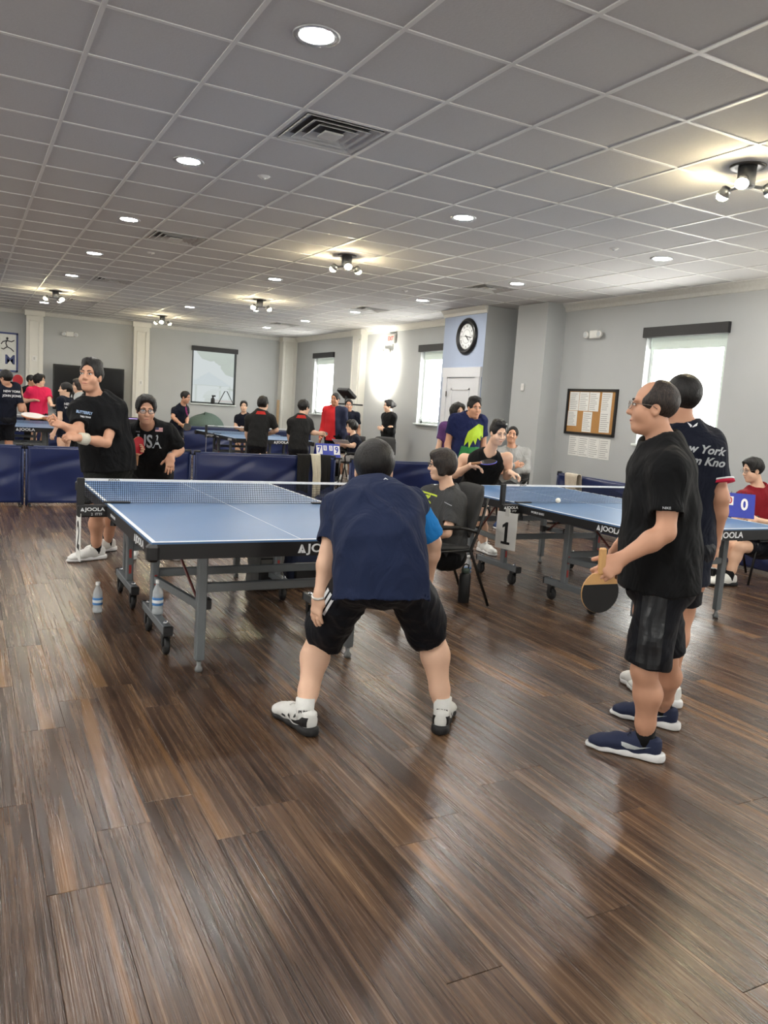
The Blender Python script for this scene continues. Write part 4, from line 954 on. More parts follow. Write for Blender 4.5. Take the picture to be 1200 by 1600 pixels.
def nets(V, lo, h):
    S = V < 0; nx, ny, nz = V.shape; c = np.zeros((nx - 1, ny - 1, nz - 1), np.int8)
    for i in (0, 1):
        for j in (0, 1):
            for k in (0, 1): c += S[i:nx - 1 + i, j:ny - 1 + j, k:nz - 1 + k]
    act = (c > 0) & (c < 8); idx = np.full(act.shape, -1, int); I, J, K = np.nonzero(act); n = len(I); idx[I, J, K] = np.arange(n)
    pos = np.zeros((n, 3)); cnt = np.zeros(n)
    for ax in range(3):
        o = [q for q in range(3) if q != ax]
        for a in (0, 1):
            for b in (0, 1):
                d0 = [0, 0, 0]; d0[o[0]] = a; d0[o[1]] = b; d1 = list(d0); d1[ax] = 1
                v0 = V[I + d0[0], J + d0[1], K + d0[2]]; v1 = V[I + d1[0], J + d1[1], K + d1[2]]; m = (v0 < 0) != (v1 < 0)
                t = np.where(m, v0 / np.where(m, v0 - v1, 1), 0); p = np.zeros((n, 3)); p[:, o[0]] = a; p[:, o[1]] = b; p[:, ax] = t
                pos += p * m[:, None]; cnt += m
    pos = (pos / np.maximum(cnt, 1)[:, None] + np.stack([I, J, K], 1)) * h + lo; F = []
    for ax in range(3):
        sl0 = [slice(1, -1)] * 3; sl1 = [slice(1, -1)] * 3; sl0[ax] = slice(0, -1); sl1[ax] = slice(1, None)
        A, B = S[tuple(sl0)], S[tuple(sl1)]; e = np.argwhere(A != B)
        if not len(e): continue
        o = [q for q in range(3) if q != ax]; e2 = e.copy(); e2[:, o[0]] += 1; e2[:, o[1]] += 1
        sgn = A[tuple(e.T)]; q = []
        for (da, db) in ((-1, -1), (0, -1), (0, 0), (-1, 0)):
            g = e2.copy(); g[:, o[0]] += da; g[:, o[1]] += db; q.append(idx[tuple(g.T)])
        q = np.stack(q, 1)
        if ax == 1: sgn = ~sgn
        q[~sgn] = q[~sgn][:, ::-1]; F.append(q)
    F = np.vstack(F) if F else np.zeros((0, 4), int); F = F[(F >= 0).all(1)]; return pos, F
def vnormals(v, f):
    n = np.cross(v[f[:, 2]] - v[f[:, 0]], v[f[:, 3]] - v[f[:, 1]]); o = np.zeros_like(v)
    for k in range(4): np.add.at(o, f[:, k], n)
    return o / (np.linalg.norm(o, axis=1, keepdims=True) + 1e-12)
def smooth(v, f, it=2, lam=.5):
    for _ in range(it):
        s = np.zeros_like(v); c = np.zeros(len(v))
        for k in range(4):
            for q in (1, 3): np.add.at(s, f[:, k], v[f[:, (k + q) % 4]]); np.add.at(c, f[:, k], 1)
        m = c > 0; v = v.copy(); v[m] = v[m] * (1 - lam) + lam * s[m] / c[m][:, None]
    return v
def folds(v, f, amp, freq, seed, stretch=(1, 1, 1)):
    r2 = np.random.default_rng(seed); n = vnormals(v, f); p = v * np.asarray(stretch); d = np.zeros(len(v)); w = np.zeros_like(p)
    for i in range(3):
        k = r2.normal(size=3) * freq * .5; w[:, i] = np.sin(p @ k + r2.random() * 6) * .35 / freq * 2
    p = p + w
    for i in range(5):
        k = r2.normal(size=3) * freq * (1 + .35 * i); a = 1 / (1 + .5 * i); d += a * (1 - 2 * np.abs(np.sin(p @ k * .5 + r2.random() * 6)))
    return v + n * (d * amp * .4)[:, None]
def quads(name, v, f, mat, parent, off, smooth_=True):
    me = bpy.data.meshes.new(name); me.vertices.add(len(v)); me.vertices.foreach_set('co', (v - off).astype(np.float32).ravel())
    me.loops.add(f.size); me.loops.foreach_set('vertex_index', f.astype(np.int32).ravel()); me.polygons.add(len(f))
    me.polygons.foreach_set('loop_start', np.arange(0, f.size, 4, dtype=np.int32)); me.polygons.foreach_set('loop_total', np.full(len(f), 4, np.int32))
    me.polygons.foreach_set('use_smooth', np.full(len(f), smooth_)); me.update(calc_edges=True); return link(name, me, mat, parent)
def bvh(v, f): return BVHTree.FromPolygons([tuple(q) for q in v], [tuple(map(int, q)) for q in f])
def decal(name, me, mat, parent, off, tree, c, xd, yd, lift=.003, sx=1.):
    """lay a flat 2D mesh on a surface: shot along its normal onto the tree"""
    X = unit(xd); Y = np.asarray(yd, float); Y = unit(Y - np.dot(Y, X) * X); Z = np.cross(X, Y); n = len(me.vertices); co = np.zeros(n * 3); me.vertices.foreach_get('co', co); co = co.reshape(-1, 3)
    P = np.asarray(c) + co[:, :1] * sx * X + co[:, 1:2] * Y; out = []; miss = []
    for p in P:
        h = tree.ray_cast(Vector(p + Z * .25), Vector(-Z), .6); miss.append(h[0] is None or h[1].dot(Vector(Z)) < .12); out.append(np.array(h[0]) + Z * lift if h[0] is not None else p)
    me.vertices.foreach_set('co', (np.array(out) - off).ravel()); me.materials.clear()
    if any(miss):
        bm = bmesh.new(); bm.from_mesh(me); bm.verts.ensure_lookup_table(); bmesh.ops.delete(bm, geom=[bm.verts[i] for i, m_ in enumerate(miss) if m_], context='VERTS'); bm.to_mesh(me); bm.free()
    me.update(); return link(name, me, mat, parent)
def poly_mesh(polys, maxlen=.02):
    bm = bmesh.new()
    for p in polys:
        bm.faces.new([bm.verts.new((x, y, 0)) for x, y in p])
    bmesh.ops.triangulate(bm, faces=bm.faces[:])
    for _ in range(4):
        e = [q for q in bm.edges if q.calc_length() > maxlen]
        if not e: break
        bmesh.ops.subdivide_edges(bm, edges=e, cuts=1); bmesh.ops.triangulate(bm, faces=bm.faces[:])
    me = bpy.data.meshes.new('print'); bm.to_mesh(me); bm.free(); return me
FH = unit(np.array([RC[2][0], RC[2][1], 0]))
def WH(px, py, hd):
    d = RC.T @ np.array([(px - 600) / FPX, (py - 800) / FPX, 1.0]); return CAMP + d * (hd / np.dot(d, FH))
def FLP(px, py, z=0.):
    d = RC.T @ np.array([(px - 600) / FPX, (py - 800) / FPX, 1.0]); p = CAMP - d * (CAMH / d[2]); return np.array([p[0], p[1], z])
def colm(px, hd):
    p = WH(px, 593 + (px + 55) * .0705, hd); return float(p[0]), float(p[1])
def skin(n, col): return M('skin_' + n, col, .5, var=.06, scale=14, spec=.4)
SK = [skin('light', (232, 190, 162)), skin('tan', (204, 154, 126)), skin('deep', (190, 134, 104))]
def hair_mat(name, dark, light):
    m = bpy.data.materials.new(name); m.use_nodes = True; nt = m.node_tree; b = nt.nodes['Principled BSDF']; b.inputs['Roughness'].default_value = .46; b.inputs['Specular IOR Level'].default_value = .4
    tc = nt.nodes.new('ShaderNodeTexCoord'); mp = nt.nodes.new('ShaderNodeMapping'); mp.inputs['Scale'].default_value = (230, 230, 36); nz = nt.nodes.new('ShaderNodeTexNoise'); nz.inputs['Scale'].default_value = 1; nz.inputs['Detail'].default_value = 3; nz.inputs['Distortion'].default_value = .8
    nt.links.new(tc.outputs['Object'], mp.inputs[0]); nt.links.new(mp.outputs[0], nz.inputs[0]); cr = nt.nodes.new('ShaderNodeValToRGB'); cr.color_ramp.elements[0].position = .42; cr.color_ramp.elements[0].color = (*lin(dark), 1); cr.color_ramp.elements[1].position = .68; cr.color_ramp.elements[1].color = (*lin(light), 1)
    nt.links.new(nz.outputs['Fac'], cr.inputs[0]); nt.links.new(cr.outputs[0], b.inputs['Base Color']); bp = nt.nodes.new('ShaderNodeBump'); bp.inputs['Strength'].default_value = .7; bp.inputs['Distance'].default_value = .004; nt.links.new(nz.outputs['Fac'], bp.inputs['Height']); nt.links.new(bp.outputs[0], b.inputs['Normal']); return m
HAIRK = hair_mat('black_hair', (10, 9, 9), (32, 28, 27)); HAIRB = hair_mat('brown_black_hair', (20, 16, 14), (62, 50, 44)); HAIRT = hair_mat('thin_brown_hair', (26, 21, 19), (66, 53, 46))
EYEW = M('eye_white', (224, 218, 212), .3); EYED = M('eye_dark', (22, 16, 14), .25); LIP = M('lip', (176, 104, 92), .5); LENSG = M('spectacle_lens', (220, 228, 230), .05, var=0, alpha=.12, spec=.8)
CLOTH = {}
def cloth(name, col=(60, 60, 60), rough=.85, sheen=.02): return M('cloth_' + name, col, rough, var=.10, scale=220, sheen=sheen, spec=.2, wrinkle=.55)
def shoe_meshes():
    u = Sdf(); X = np.array([1., 0, 0])
    u.chain([(0, -.045, .052), (0, .02, .055), (0, .10, .048), (0, .165, .036), (0, .205, .030)], [(.030, .040), (.034, .046), (.038, .036), (.041, .025), (.032, .018)], X, k=.03)
    u.seg((0, -.02, .06), (0, -.03, .100), (.033, .044), (.034, .046), X, (0, 1), .02); u.ell((0, -.062, .06), (.03, .02, .04))
    u.seg((0, -.012, .085), (0, -.024, .13), (.024, .034), (.027, .038), X, (0, 0), .004, True); u.plane((0, 0, .022), (0, 0, -1))
    uv = u.mesh(.005); s = Sdf()
    s.chain([(0, -.055, .015), (0, .06, .015), (0, .16, .015), (0, .205, .017)], [(.036, .03), (.036, .03), (.045, .03), (.034, .03)], X, k=.02); s.seg((0, -.07, .018), (0, -.04, .02), (.034, .04), (.036, .04), X)
    s.plane((0, 0, .034), (0, .06, 1)); s.plane((0, 0, .003), (0, 0, -1)); sv = s.mesh(.005)
    lace = MB()
    for k in range(5):
        y = .045 + k * .022; z = .092 - k * .0095; lace.tube([(-.024, y, z - .010), (0, y + .006, z + .002), (.024, y, z - .010)], .0032, 6)
    lace.tube([(0, .045, .095), (-.02, .05, .108), (-.034, .056, .098)], .003, 6); lace.tube([(0, .045, .095), (.02, .05, .108), (.034, .056, .098)], .003, 6)
    return uv, sv, lace
SHOE = shoe_meshes(); SHOE_C = {}
def shoe(parent, off, ankle_xy, yaw_vec, z, upper, sole, lace, lift=0., extra=None, scale=1.):
    key = (upper.name, sole.name, lace.name)
    if key not in SHOE_C:
        out = []
        for (v, f), m in zip(SHOE[:2], (upper, sole)):
            o = quads('shoe' if m is upper else 'sole', v, f, m, None, np.zeros(3)); out.append(o.data); bpy.data.objects.remove(o)
        lm = SHOE[2].mesh('laces', True); lm.materials.append(lace); out.append(lm); SHOE_C[key] = out
    a, b, c = SHOE_C[key]; o = link('shoe', a, None, parent); f = unit([yaw_vec[0], yaw_vec[1], 0]); Rm = Matrix([[f[1], f[0], 0], [-f[0], f[1], 0], [0, 0, 1]])
    if lift: Rm = Rm @ Matrix.Rotation(-lift, 3, 'X')
    o.matrix_local = Matrix.Translation(Vector((ankle_xy[0] - off[0], ankle_xy[1] - off[1], z))) @ Rm.to_4x4() @ Matrix.Scale(scale, 4)
    link('sole', b, None, o); link('laces', c, None, o)
    return o
LEN_REPORT = []
def person(lab, xy, ang, H=1.70, pose='stand', P=None, L=None, look=None, pitch=0., roll=0., q=1, bw=1., bd=1., belly=0., hunch=0.,
           top=None, bottom=None, hair=('short', HAIRK), skin_m=0, hem=.12, sleeve=.62, short=.82, toe=(None, None), shoes=None, socks=None, hands=None, glasses=None, hs=1.05, sleeve_mat=None, face=True, fold=1., collar=None, shoelift=(0, 0), legs=True, bottom_w=1., hand_scale=1., hem_w=1., drape=0., calf=1., hipr=1.):
    P = P or {}; L = L or {}; hands = hands or {}; s = H / 1.72; x, y = xy; off = np.array([x, y, 0.]); up = np.array([0, 0, 1.])
    c = unit([-x, -y, 0]); rp = np.array([-c[1], c[0], 0]); 
    if np.dot(rp, RC[0]) < 0: rp = -rp
    def cdir(a): a = math.radians(a); return math.cos(a) * c + math.sin(a) * rp
    f = cdir(ang); r = np.cross(f, up); hd0 = np.dot(off, FH)
    sw = .112 * H * (.9 + .1 * bw)
    if pose == 'stand':
        J = dict(pl=(0, 0, .535 * H), nk=(0, .0, .845 * H), hd=(0, .03, .922 * H), sl=(-sw, 0, .808 * H), sr=(sw, 0, .808 * H), el=(-sw - .04, -.02, .625 * H), er=(sw + .04, -.02, .625 * H),
                 wl=(-sw - .05, .07, .48 * H), wr=(sw + .05, .07, .48 * H), kl=(-.10 * s, .02, .285 * H), kr=(.10 * s, .02, .285 * H), al=(-.10 * s, -.03, .085), ar=(.10 * s, -.03, .085))
    else:
        J = dict(pl=(0, 0, .54), nk=(0, -.05, .54 + .30 * H), hd=(0, -.02, .54 + .39 * H), sl=(-sw, -.03, .54 + .265 * H), sr=(sw, -.03, .54 + .265 * H), el=(-sw - .05, .02, .54 + .10 * H), er=(sw + .05, .02, .54 + .10 * H),
                 wl=(-.12, .25, .60), wr=(.12, .25, .60), kl=(-.13, .44, .50), kr=(.13, .44, .50), al=(-.14, .42, .085), ar=(.14, .42, .085))
    for k_, v in L.items(): J[k_] = v
    J = {k_: off + v[0] * r + v[1] * f + v[2] * up for k_, v in J.items()}
    for k_, v in P.items(): J[k_] = FLP(*v[1:]) if v[0] == 'f' else WH(v[0], v[1], hd0 + (v[2] if len(v) > 2 else 0))
    slat = unit(J['sr'] - J['sl']); hlat = slat - np.dot(slat, up) * up; hlat = unit(hlat)
    hip_w = .088 * s
    for k_, sg in (('hl', -1), ('hr', 1)):
        if k_ not in J: J[k_] = J['pl'] + sg * hip_w * hlat - up * .02
    LEN_REPORT.append((lab[:34], {n: round(float(np.linalg.norm(J[a] - J[b]) / H), 2) for n, a, b in (('ual', 'sl', 'el'), ('fal', 'el', 'wl'), ('uar', 'sr', 'er'), ('far', 'er', 'wr'), ('thl', 'hl', 'kl'), ('shl', 'kl', 'al'), ('thr', 'hr', 'kr'), ('shr', 'kr', 'ar'), ('tor', 'pl', 'nk'), ('shw', 'sl', 'sr'))}, round(hd0, 2)))
    root = empty('person', (x, y, 0)); tag(root, lab, 'person')
    hv, head_v, hand_v, cl_v = {1: (.009, .0045, .0042, .009), 2: (.012, .0058, .0055, .012), 3: (.018, .0085, .0085, .018)}[q]
    sp = J['nk'] - J['pl']; spu = unit(sp); fw = np.cross(up, slat) ; fwd_b = unit(np.cross(spu, slat)) * -1
    if np.dot(fwd_b, np.cross(up, slat)) < 0: fwd_b = -fwd_b
    def spine(t): return J['pl'] + sp * t - fwd_b * hunch * math.sin(math.pi * t) * .9
    def lat(t): return unit(hlat * (1 - t) + slat * t)
    TT = [0, .22, .52, .78, .96]; WW = [(.150, .112), (.138, .104), (.150, .112), (.152, .100), (.085, .065)]
    def torso(S, inf, k=.05, vest=False):
        pts = [spine(t) for t in TT]; rs = []
        for (a, b), t in zip(WW, TT):
            bl = belly * math.exp(-((t - .25) / .25) ** 2); rs.append(((a * s * bw + bl * .6 + inf), (b * s * bd + bl + inf)))
        for i in range(4):
            o = fwd_b * belly * .5
            a = pts[i] + (o if i in (0, 1) else 0) * (1 if i else .5); b = pts[i + 1] + (o if i + 1 == 1 else 0)
            S.seg(a, b, rs[i], rs[i + 1], lat((TT[i] + TT[i + 1]) / 2), k=k)
        for sg, j in ((-1, 'sl'), (1, 'sr')):
            if vest:
                S.seg(spine(.98) + slat * sg * .045, J[j] * .60 + spine(.86) * .40, (.030 + inf * .6) * s, (.036 + inf * .5) * s, k=k); continue
            S.seg(spine(.98), J[j] * .9 + spine(.8) * .1, (.032 + inf * .7) * s, (.047 + inf * .8) * s, k=k)
            S.seg(spine(.70) + slat * sg * .06, J[j] * .92 + spine(.75) * .08, (.06 + inf) * s, (.048 + inf * .8) * s, k=k)
    # ---- body
    B = Sdf(); torso(B, -.012); boxes = []
    B.ell(J['pl'] - up * .03, np.array([.15, .11, .10]) * s * .95, np.array([hlat, unit(np.cross(up, hlat)), up]).T, k=.05)
    for j, e, w in (('sl', 'el', 'wl'), ('sr', 'er', 'wr')):
        a, b, d = J[j], J[e], J[w]; B.chain([a, a * .55 + b * .45, b], [.050 * s * bw ** .5, .046 * s * bw ** .5, .038 * s], k=.03)
        m = b * .70 + d * .30; B.chain([b, m, d], [.039 * s, .042 * s, .027 * s], k=.025)
        sd = e[1]; hopt = hands.get(sd, {}); hdv = np.asarray(hopt.get('d', d - b), float); hdv = unit(hdv); hc = hopt.get('curl', .35); med = (J['sl'] - J['sr']) if sd == 'r' else (J['sr'] - J['sl'])
        pn = np.asarray(hopt.get('n', med), float); pn = unit(pn - np.dot(pn, hdv) * hdv); th = np.cross(hdv, pn) if sd == 'r' else np.cross(pn, hdv); g = s * .97 * hand_scale; tips = [d]
        B.seg(d - hdv * .01, d + hdv * .03 * g, (.028 * g, .022 * g), (.036 * g, .017 * g), th, k=.02)
        B.seg(d + hdv * .03 * g, d + hdv * .082 * g, (.037 * g, .017 * g), (.041 * g, .014 * g), th, k=.018)
        B.ell(d + hdv * .035 * g + th * .024 * g + pn * .008 * g, np.array([.020, .030, .017]) * g, np.array([th, hdv, pn]).T, k=.015)
        for fi, (o, l, rr) in enumerate(((.030, .072, .0095), (.010, .080, .0098), (-.011, .074, .0093), (-.030, .058, .0083))):
            p = d + hdv * (.084 - .006 * abs(fi - 1)) * g + th * o * g; dv = unit(hdv + th * (o * hopt.get('spread', 2.2))); ang_ = 0
            for ln, bend in ((.46, 1.05), (.30, 1.45), (.24, .9)):
                ang_ += bend * hc; dd = dv * math.cos(ang_) + pn * math.sin(ang_); p2 = p + dd * l * ln * g
                B.seg(p, p2, rr * g, rr * .9 * g, k=.005); p = p2; tips.append(p)
        tv = unit(hdv * .55 + th * (.75 - .35 * hc) + pn * (.25 + .5 * hc)); p = d + hdv * .022 * g + th * .030 * g + pn * .006 * g
        for ln in (.040, .030): p2 = p + tv * ln * g; B.seg(p, p2, .0115 * g, .0098 * g, k=.007); p = p2; tips.append(p); tv = unit(tv + hdv * .5 + pn * hc * .4)
        tips = np.array(tips); boxes.append((tips.min(0) - .03, tips.max(0) + .03, hand_v))
    if legs:
        for h_, k_, a_ in (('hl', 'kl', 'al'), ('hr', 'kr', 'ar')):
            h0, k0, a0 = J[h_], J[k_], J[a_]; B.chain([h0, h0 * .5 + k0 * .5, k0], [.080 * s * bw ** .5, .072 * s * bw ** .5, .053 * s], k=.04)
            back = -unit(np.cross(up, slat)); m = k0 * .68 + a0 * .32 + back * .016; m2 = k0 * .25 + a0 * .75 + back * .004; B.chain([k0, m, m2, a0], [.051 * s, .058 * s * bw ** .4 * calf, .041 * s * calf, .033 * s], k=.03)
            tf = toe[0 if h_ == 'hl' else 1]; tv = cdir(tf) if tf is not None else unit(f + (-.15 if h_ == 'hl' else .15) * r); B.seg(a0 - up * .03, a0 - up * .045 + tv * .10, .028, .022, k=.03)
    # head
    hf = cdir(ang if look is None else look); hr_ = np.cross(hf, up); pr = math.radians(pitch); hfw = hf * math.cos(pr) + up * math.sin(pr); hup = np.cross(hr_, hfw); rl = math.radians(roll)
    hr2 = hr_ * math.cos(rl) + hup * math.sin(rl); hup2 = np.cross(hr2, hfw); HR = np.array([hr2, hfw, hup2]).T; hg = hs * .905 * (s ** .4); HC = J['hd']
    def hp(*v): return HC + HR @ (np.array(v, float) * hg)
    def he(S, cx, cy, cz, rx, ry, rz, k=.015, sub=False): S.ell(hp(cx, cy, cz), np.array([rx, ry, rz]) * hg, HR, k, sub)
    nb = J['nk']; B.seg(nb - spu * .05, hp(0, -.022, -.06), (.060 * s * bw ** .5), .053 * hg, k=.03)
    he(B, 0, -.012, .036, .074, .093, .086); he(B, 0, .020, -.035, .062, .068, .080, .02); he(B, 0, .050, -.095, .034, .030, .024, .025); he(B, 0, .0, -.06, .058, .05, .05, .02)
    for sg in (-1, 1):
        he(B, sg * .040, .050, -.030, .026, .030, .030, .02); he(B, sg * .030, .074, .028, .024, .014, .010, .012)
        he(B, sg * .031, .097, .008, .019, .014, .012, .010, True)
        he(B, sg * .072, -.008, -.006, .010, .020, .031, .008); he(B, sg * .080, -.004, -.002, .006, .010, .018, .004, True); he(B, sg * .012, .090, -.031, .008, .010, .008, .006)
    B.seg(hp(0, .080, .016), hp(0, .102, -.026), .008 * hg, .0115 * hg, k=.012)
    he(B, 0, .081, -.060, .024, .011, .007, .006); he(B, 0, .079, -.072, .020, .011, .007, .006); he(B, 0, .094, -.0665, .022, .006, .0018, .004, True)
    boxes.append((HC - .155 * hg * 1.0, HC + .155 * hg, head_v))
    v, fc = B.mesh(hv, boxes); v = smooth(v, fc, 1, .4); bo = quads('body', v, fc, SK[skin_m], root, off)
    # face parts
    if face:
        for sg in (-1, 1):
            e = MB().ell(hp(sg * .031, .0825, .0085), np.array([.0145, .007, .0062]) * hg, HR, 10, 6).build('eye', EYEW, root, True, -off)
            MB().ell(hp(sg * .031, .0868, .0085), np.array([.0060, .0040, .0056]) * hg, HR, 8, 6).build('iris', EYED, e, True)
            e2 = MB().tube([hp(sg * .013, .0875, .0115), hp(sg * .024, .0895, .0155), hp(sg * .037, .0870, .0150), hp(sg * .047, .0790, .0105)], .0016 * hg, 5).build('eyelid', EYED, root, True, -off)
            MB().tube([hp(sg * .012, .0885, .0290), hp(sg * .026, .0895, .0345), hp(sg * .044, .0790, .0320)], [.0030 * hg, .0036 * hg, .0018 * hg], 6).build('eyebrow', hair[1], root, True, -off)
        MB().ell(hp(0, .0885, -.0625), np.array([.021, .0045, .0042]) * hg, HR, 12, 6).build('lips', LIP, root, True, -off)
    # hair
    st, hm = hair[0], hair[1]; A = Sdf(); t = {'short': .011, 'crew': .008, 'bald': .006, 'bob': .020, 'curly': .024, 'tail': .008, 'quiff': .009, 'spiky': .016, 'bun': .014, 'full': .016}[st]
    he(A, 0, -.014, .038, .076 + t, .095 + t, .087 + t)
    if st == 'quiff': he(A, 0, .018, .116, .056, .062, .030, .03); he(A, 0, -.02, .114, .06, .07, .03, .03)
    if st == 'full': he(A, .0, .035, .098, .066, .060, .034, .03)
    if st == 'bob':
        he(A, 0, -.045, -.005, .092, .078, .085, .03)
        for sg in (-1, 1): A.seg(hp(sg * .072, .015, .04), hp(sg * .078, .004, -.062), (.028 * hg, .042 * hg), (.022 * hg, .036 * hg), HR[:, 0], k=.02)
        he(A, 0, .055, .085, .06, .045, .035, .02)
    if st == 'curly': he(A, 0, -.04, .02, .098, .085, .09, .03); he(A, 0, .05, .09, .07, .05, .04, .03)
    if st == 'bun': he(A, 0, -.115, .03, .05, .045, .045, .02); he(A, 0, .05, .088, .06, .045, .034, .02)
    if st == 'tail': A.seg(hp(0, -.10, .02), hp(0, -.125, -.05), .022 * hg, .020 * hg); A.seg(hp(0, -.125, -.05), hp(0, -.12, -.15), .020 * hg, .008 * hg)
    if st in ('bob', 'curly'): he(A, 0, .125, -.035, .068, .088, .130, .006, True); A.plane(hp(0, .0, -.085), HR @ np.array([0, .25, -1]))
    elif st == 'bun' or st == 'tail': he(A, 0, .125, -.030, .085, .090, .134, .006, True); A.plane(hp(0, .02, -.04), HR @ np.array([0, .5, -1])) if st == 'bun' else None
    else:
        he(A, 0, .125, -.030, .090, .090, .136, .006, True); A.plane(hp(0, .035, -.022), HR @ np.array([0, .42, -.907]))
        for sg in (-1, 1): he(A, sg * .092, -.004, -.012, .030, .022, .030, .006, True)
    if st == 'bald': he(A, 0, .098, .095, .078, .082, .066, .035, True)
    hx, hfc = A.mesh({1: .005, 2: .0065, 3: .010}[q]); hx = smooth(hx, hfc, 1, .4)
    am = {'curly': .010, 'spiky': .009, 'bob': .004, 'bun': .006, 'quiff': .004, 'full': .004}.get(st, .0022) * (.6 if q == 1 else 1)
    if len(hx): hx = folds(hx, hfc, am, 90 if st in ('curly', 'spiky') else 130, 11, (1, 1, .5)); quads('hair', hx, hfc, hm, root, off)
    if st == 'bald':
        A = Sdf(); he(A, 0, -.03, .046, .070, .075, .084); A.plane(hp(0, .02, .1), HR @ np.array([0, 1, -.2])); 
    if glasses:
        gm = M('spectacle_' + glasses, {'black': (20, 20, 22), 'metal': (120, 112, 104)}[glasses], .35, .5 if glasses == 'metal' else 0); G = MB(); rw = .0016 if glasses == 'metal' else .0022
        for sg in (-1, 1):
            lp = []
            for k in range(15):
                a = 2 * math.pi * k / 14; ca, sa = math.cos(a), math.sin(a); e = (abs(ca) ** 3 + abs(sa) ** 3) ** (-1 / 3); xx = sg * .034 + .026 * e * ca; lp.append(hp(xx, .104 - 2.2 * max(0, abs(xx) - .03) ** 1.2 * .3, .006 + .018 * e * sa))
            G.tube(lp, rw * hg, 5, False); G.tube([hp(sg * .060, .096, .012), hp(sg * .079, .08, .013), hp(sg * .084, .01, .010), hp(sg * .083, -.012, -.004)], rw * hg, 5)
        G.tube([hp(-.008, .104, .010), hp(0, .108, .012), hp(.008, .104, .010)], rw * hg, 5)
        go = G.build('glasses', gm, root, True, -off)
        for sg in (-1, 1): MB().ell(hp(sg * .034, .1035, .006), np.array([.0245, .0010, .0165]) * hg, HR, 12, 6).build('lens', LENSG, go, True)
    # ---- clothes
    out = dict(root=root, J=J, off=off, HR=HR, hp=hp, spine=spine, fwd=fwd_b, slat=slat, spu=spu)
    if top:
        S = Sdf(); inf = top.get('inf', .018); torso(S, inf, .06, top['kind'] == 'vest'); hdn = unit(spu * .35 + up * .65); hb = J['pl'] - hdn * hem; S.seg(J['pl'] + hdn * .12 + fwd_b * belly * .4, hb + fwd_b * belly * .3, (.148 * s * bw + inf + belly * .5, .114 * s * bd + inf + belly * .9), (.158 * s * bw * hem_w + inf + belly * .35, .126 * s * bd + inf + belly * .7), hlat, (0, 1), k=.05)
        S.seg(hb + hdn * .015, hb - hdn * .02, (.158 * s * bw * hem_w + inf + belly * .35 - 1.8 * cl_v, .126 * s * bd + inf + belly * .7 - 1.8 * cl_v), (.158 * s * bw * hem_w + inf + belly * .35 - 1.8 * cl_v, .126 * s * bd + inf + belly * .7 - 1.8 * cl_v), hlat, (0, 0), k=.004, sub=True)
        for j, e, w in (('sl', 'el', 'wl'), ('sr', 'er', 'wr')):
            if top['kind'] == 'vest':
                S.seg(J[j] + (J[j] - spine(.8)) * .05, J[j] + (J[j] - spine(.8)) * .9 + (J[e] - J[j]) * .2, .060 * s, .10 * s, k=.01, sub=True); continue
            a, b, d = J[j], J[e], J[w]
            if top['kind'] in ('tee', 'polo'):
                en = a + (b - a) * sleeve; sl_k = .05; alt = top.get('sleeve_' + e[1]); T_ = Sdf() if alt else S; T_.seg(a * .95 + spine(.8) * .05, en, (.064 * s * bw ** .5), (.070 * s * bw ** .5), k=sl_k, flat=(0, 1))
                if alt:
                    tv_, tf_ = T_.mesh(cl_v); tv_ = folds(smooth(tv_, tf_, 1, .4), tf_, .006, 26, 3); quads('sleeve', tv_, tf_, alt, root, off); continue
                u_ = unit(b - a); wl_ = 2.1 * cl_v
                if q > 1: continue
                S.seg(en - u_ * .025, en + u_ * .02, .070 * s * bw ** .5 - wl_, .071 * s * bw ** .5 - wl_, k=.003, sub=True)
            else:
                S.chain([a, b, b + (d - b) * .5, d - unit(d - b) * .0], [.066 * s, .060 * s, .056 * s, .042 * s], k=.04)
        # neck opening
        S.seg(spine(1.0) + fwd_b * .012 - spu * .01, spine(1.0) + (hp(0, -.02, -.06) - spine(1.0)) * 1.2, .060 * s * bw ** .5, .085, k=.025, sub=True)
        if top['kind'] == 'hoodie': S.chain([spine(.95) + slat * .10 - fwd_b * .02, spine(1.02) - fwd_b * .085, spine(.95) - slat * .10 - fwd_b * .02], [.035, .05, .035], k=.03)
        if top['kind'] == 'polo' or top['kind'] == 'jacket':
            S.chain([spine(.97) + fwd_b * .06 - slat * .03, spine(1.0) - slat * .068, spine(1.02) - fwd_b * .055, spine(1.0) + slat * .068, spine(.97) + fwd_b * .06 + slat * .03], [.016, .018, .018, .018, .016], k=.012)
        sv, sf = S.mesh(cl_v); sv = smooth(sv, sf, 1, .4); sv = folds(sv, sf, .0105 * fold, 24, sum(map(ord, lab)) % 97, (1, 1, .55)); sv = smooth(sv, sf, 1, .3)
        out['shirt'] = quads({'tee': 'shirt', 'polo': 'polo_shirt', 'vest': 'sleeveless_shirt', 'hoodie': 'hoodie', 'jacket': 'jacket'}[top['kind']], sv, sf, top['mat'], root, off); out['sv'] = (sv, sf)
        if collar:
            cp = [spine(.985) + (fwd_b * math.sin(a) + slat * math.cos(a)) * (.066 * s * bw ** .5) - spu * (.018 + .022 * math.sin(a)) for a in np.linspace(0, 2 * math.pi, 17)]; MB().tube(cp, .007, 6, False).build('collar', collar, root, True, -off)
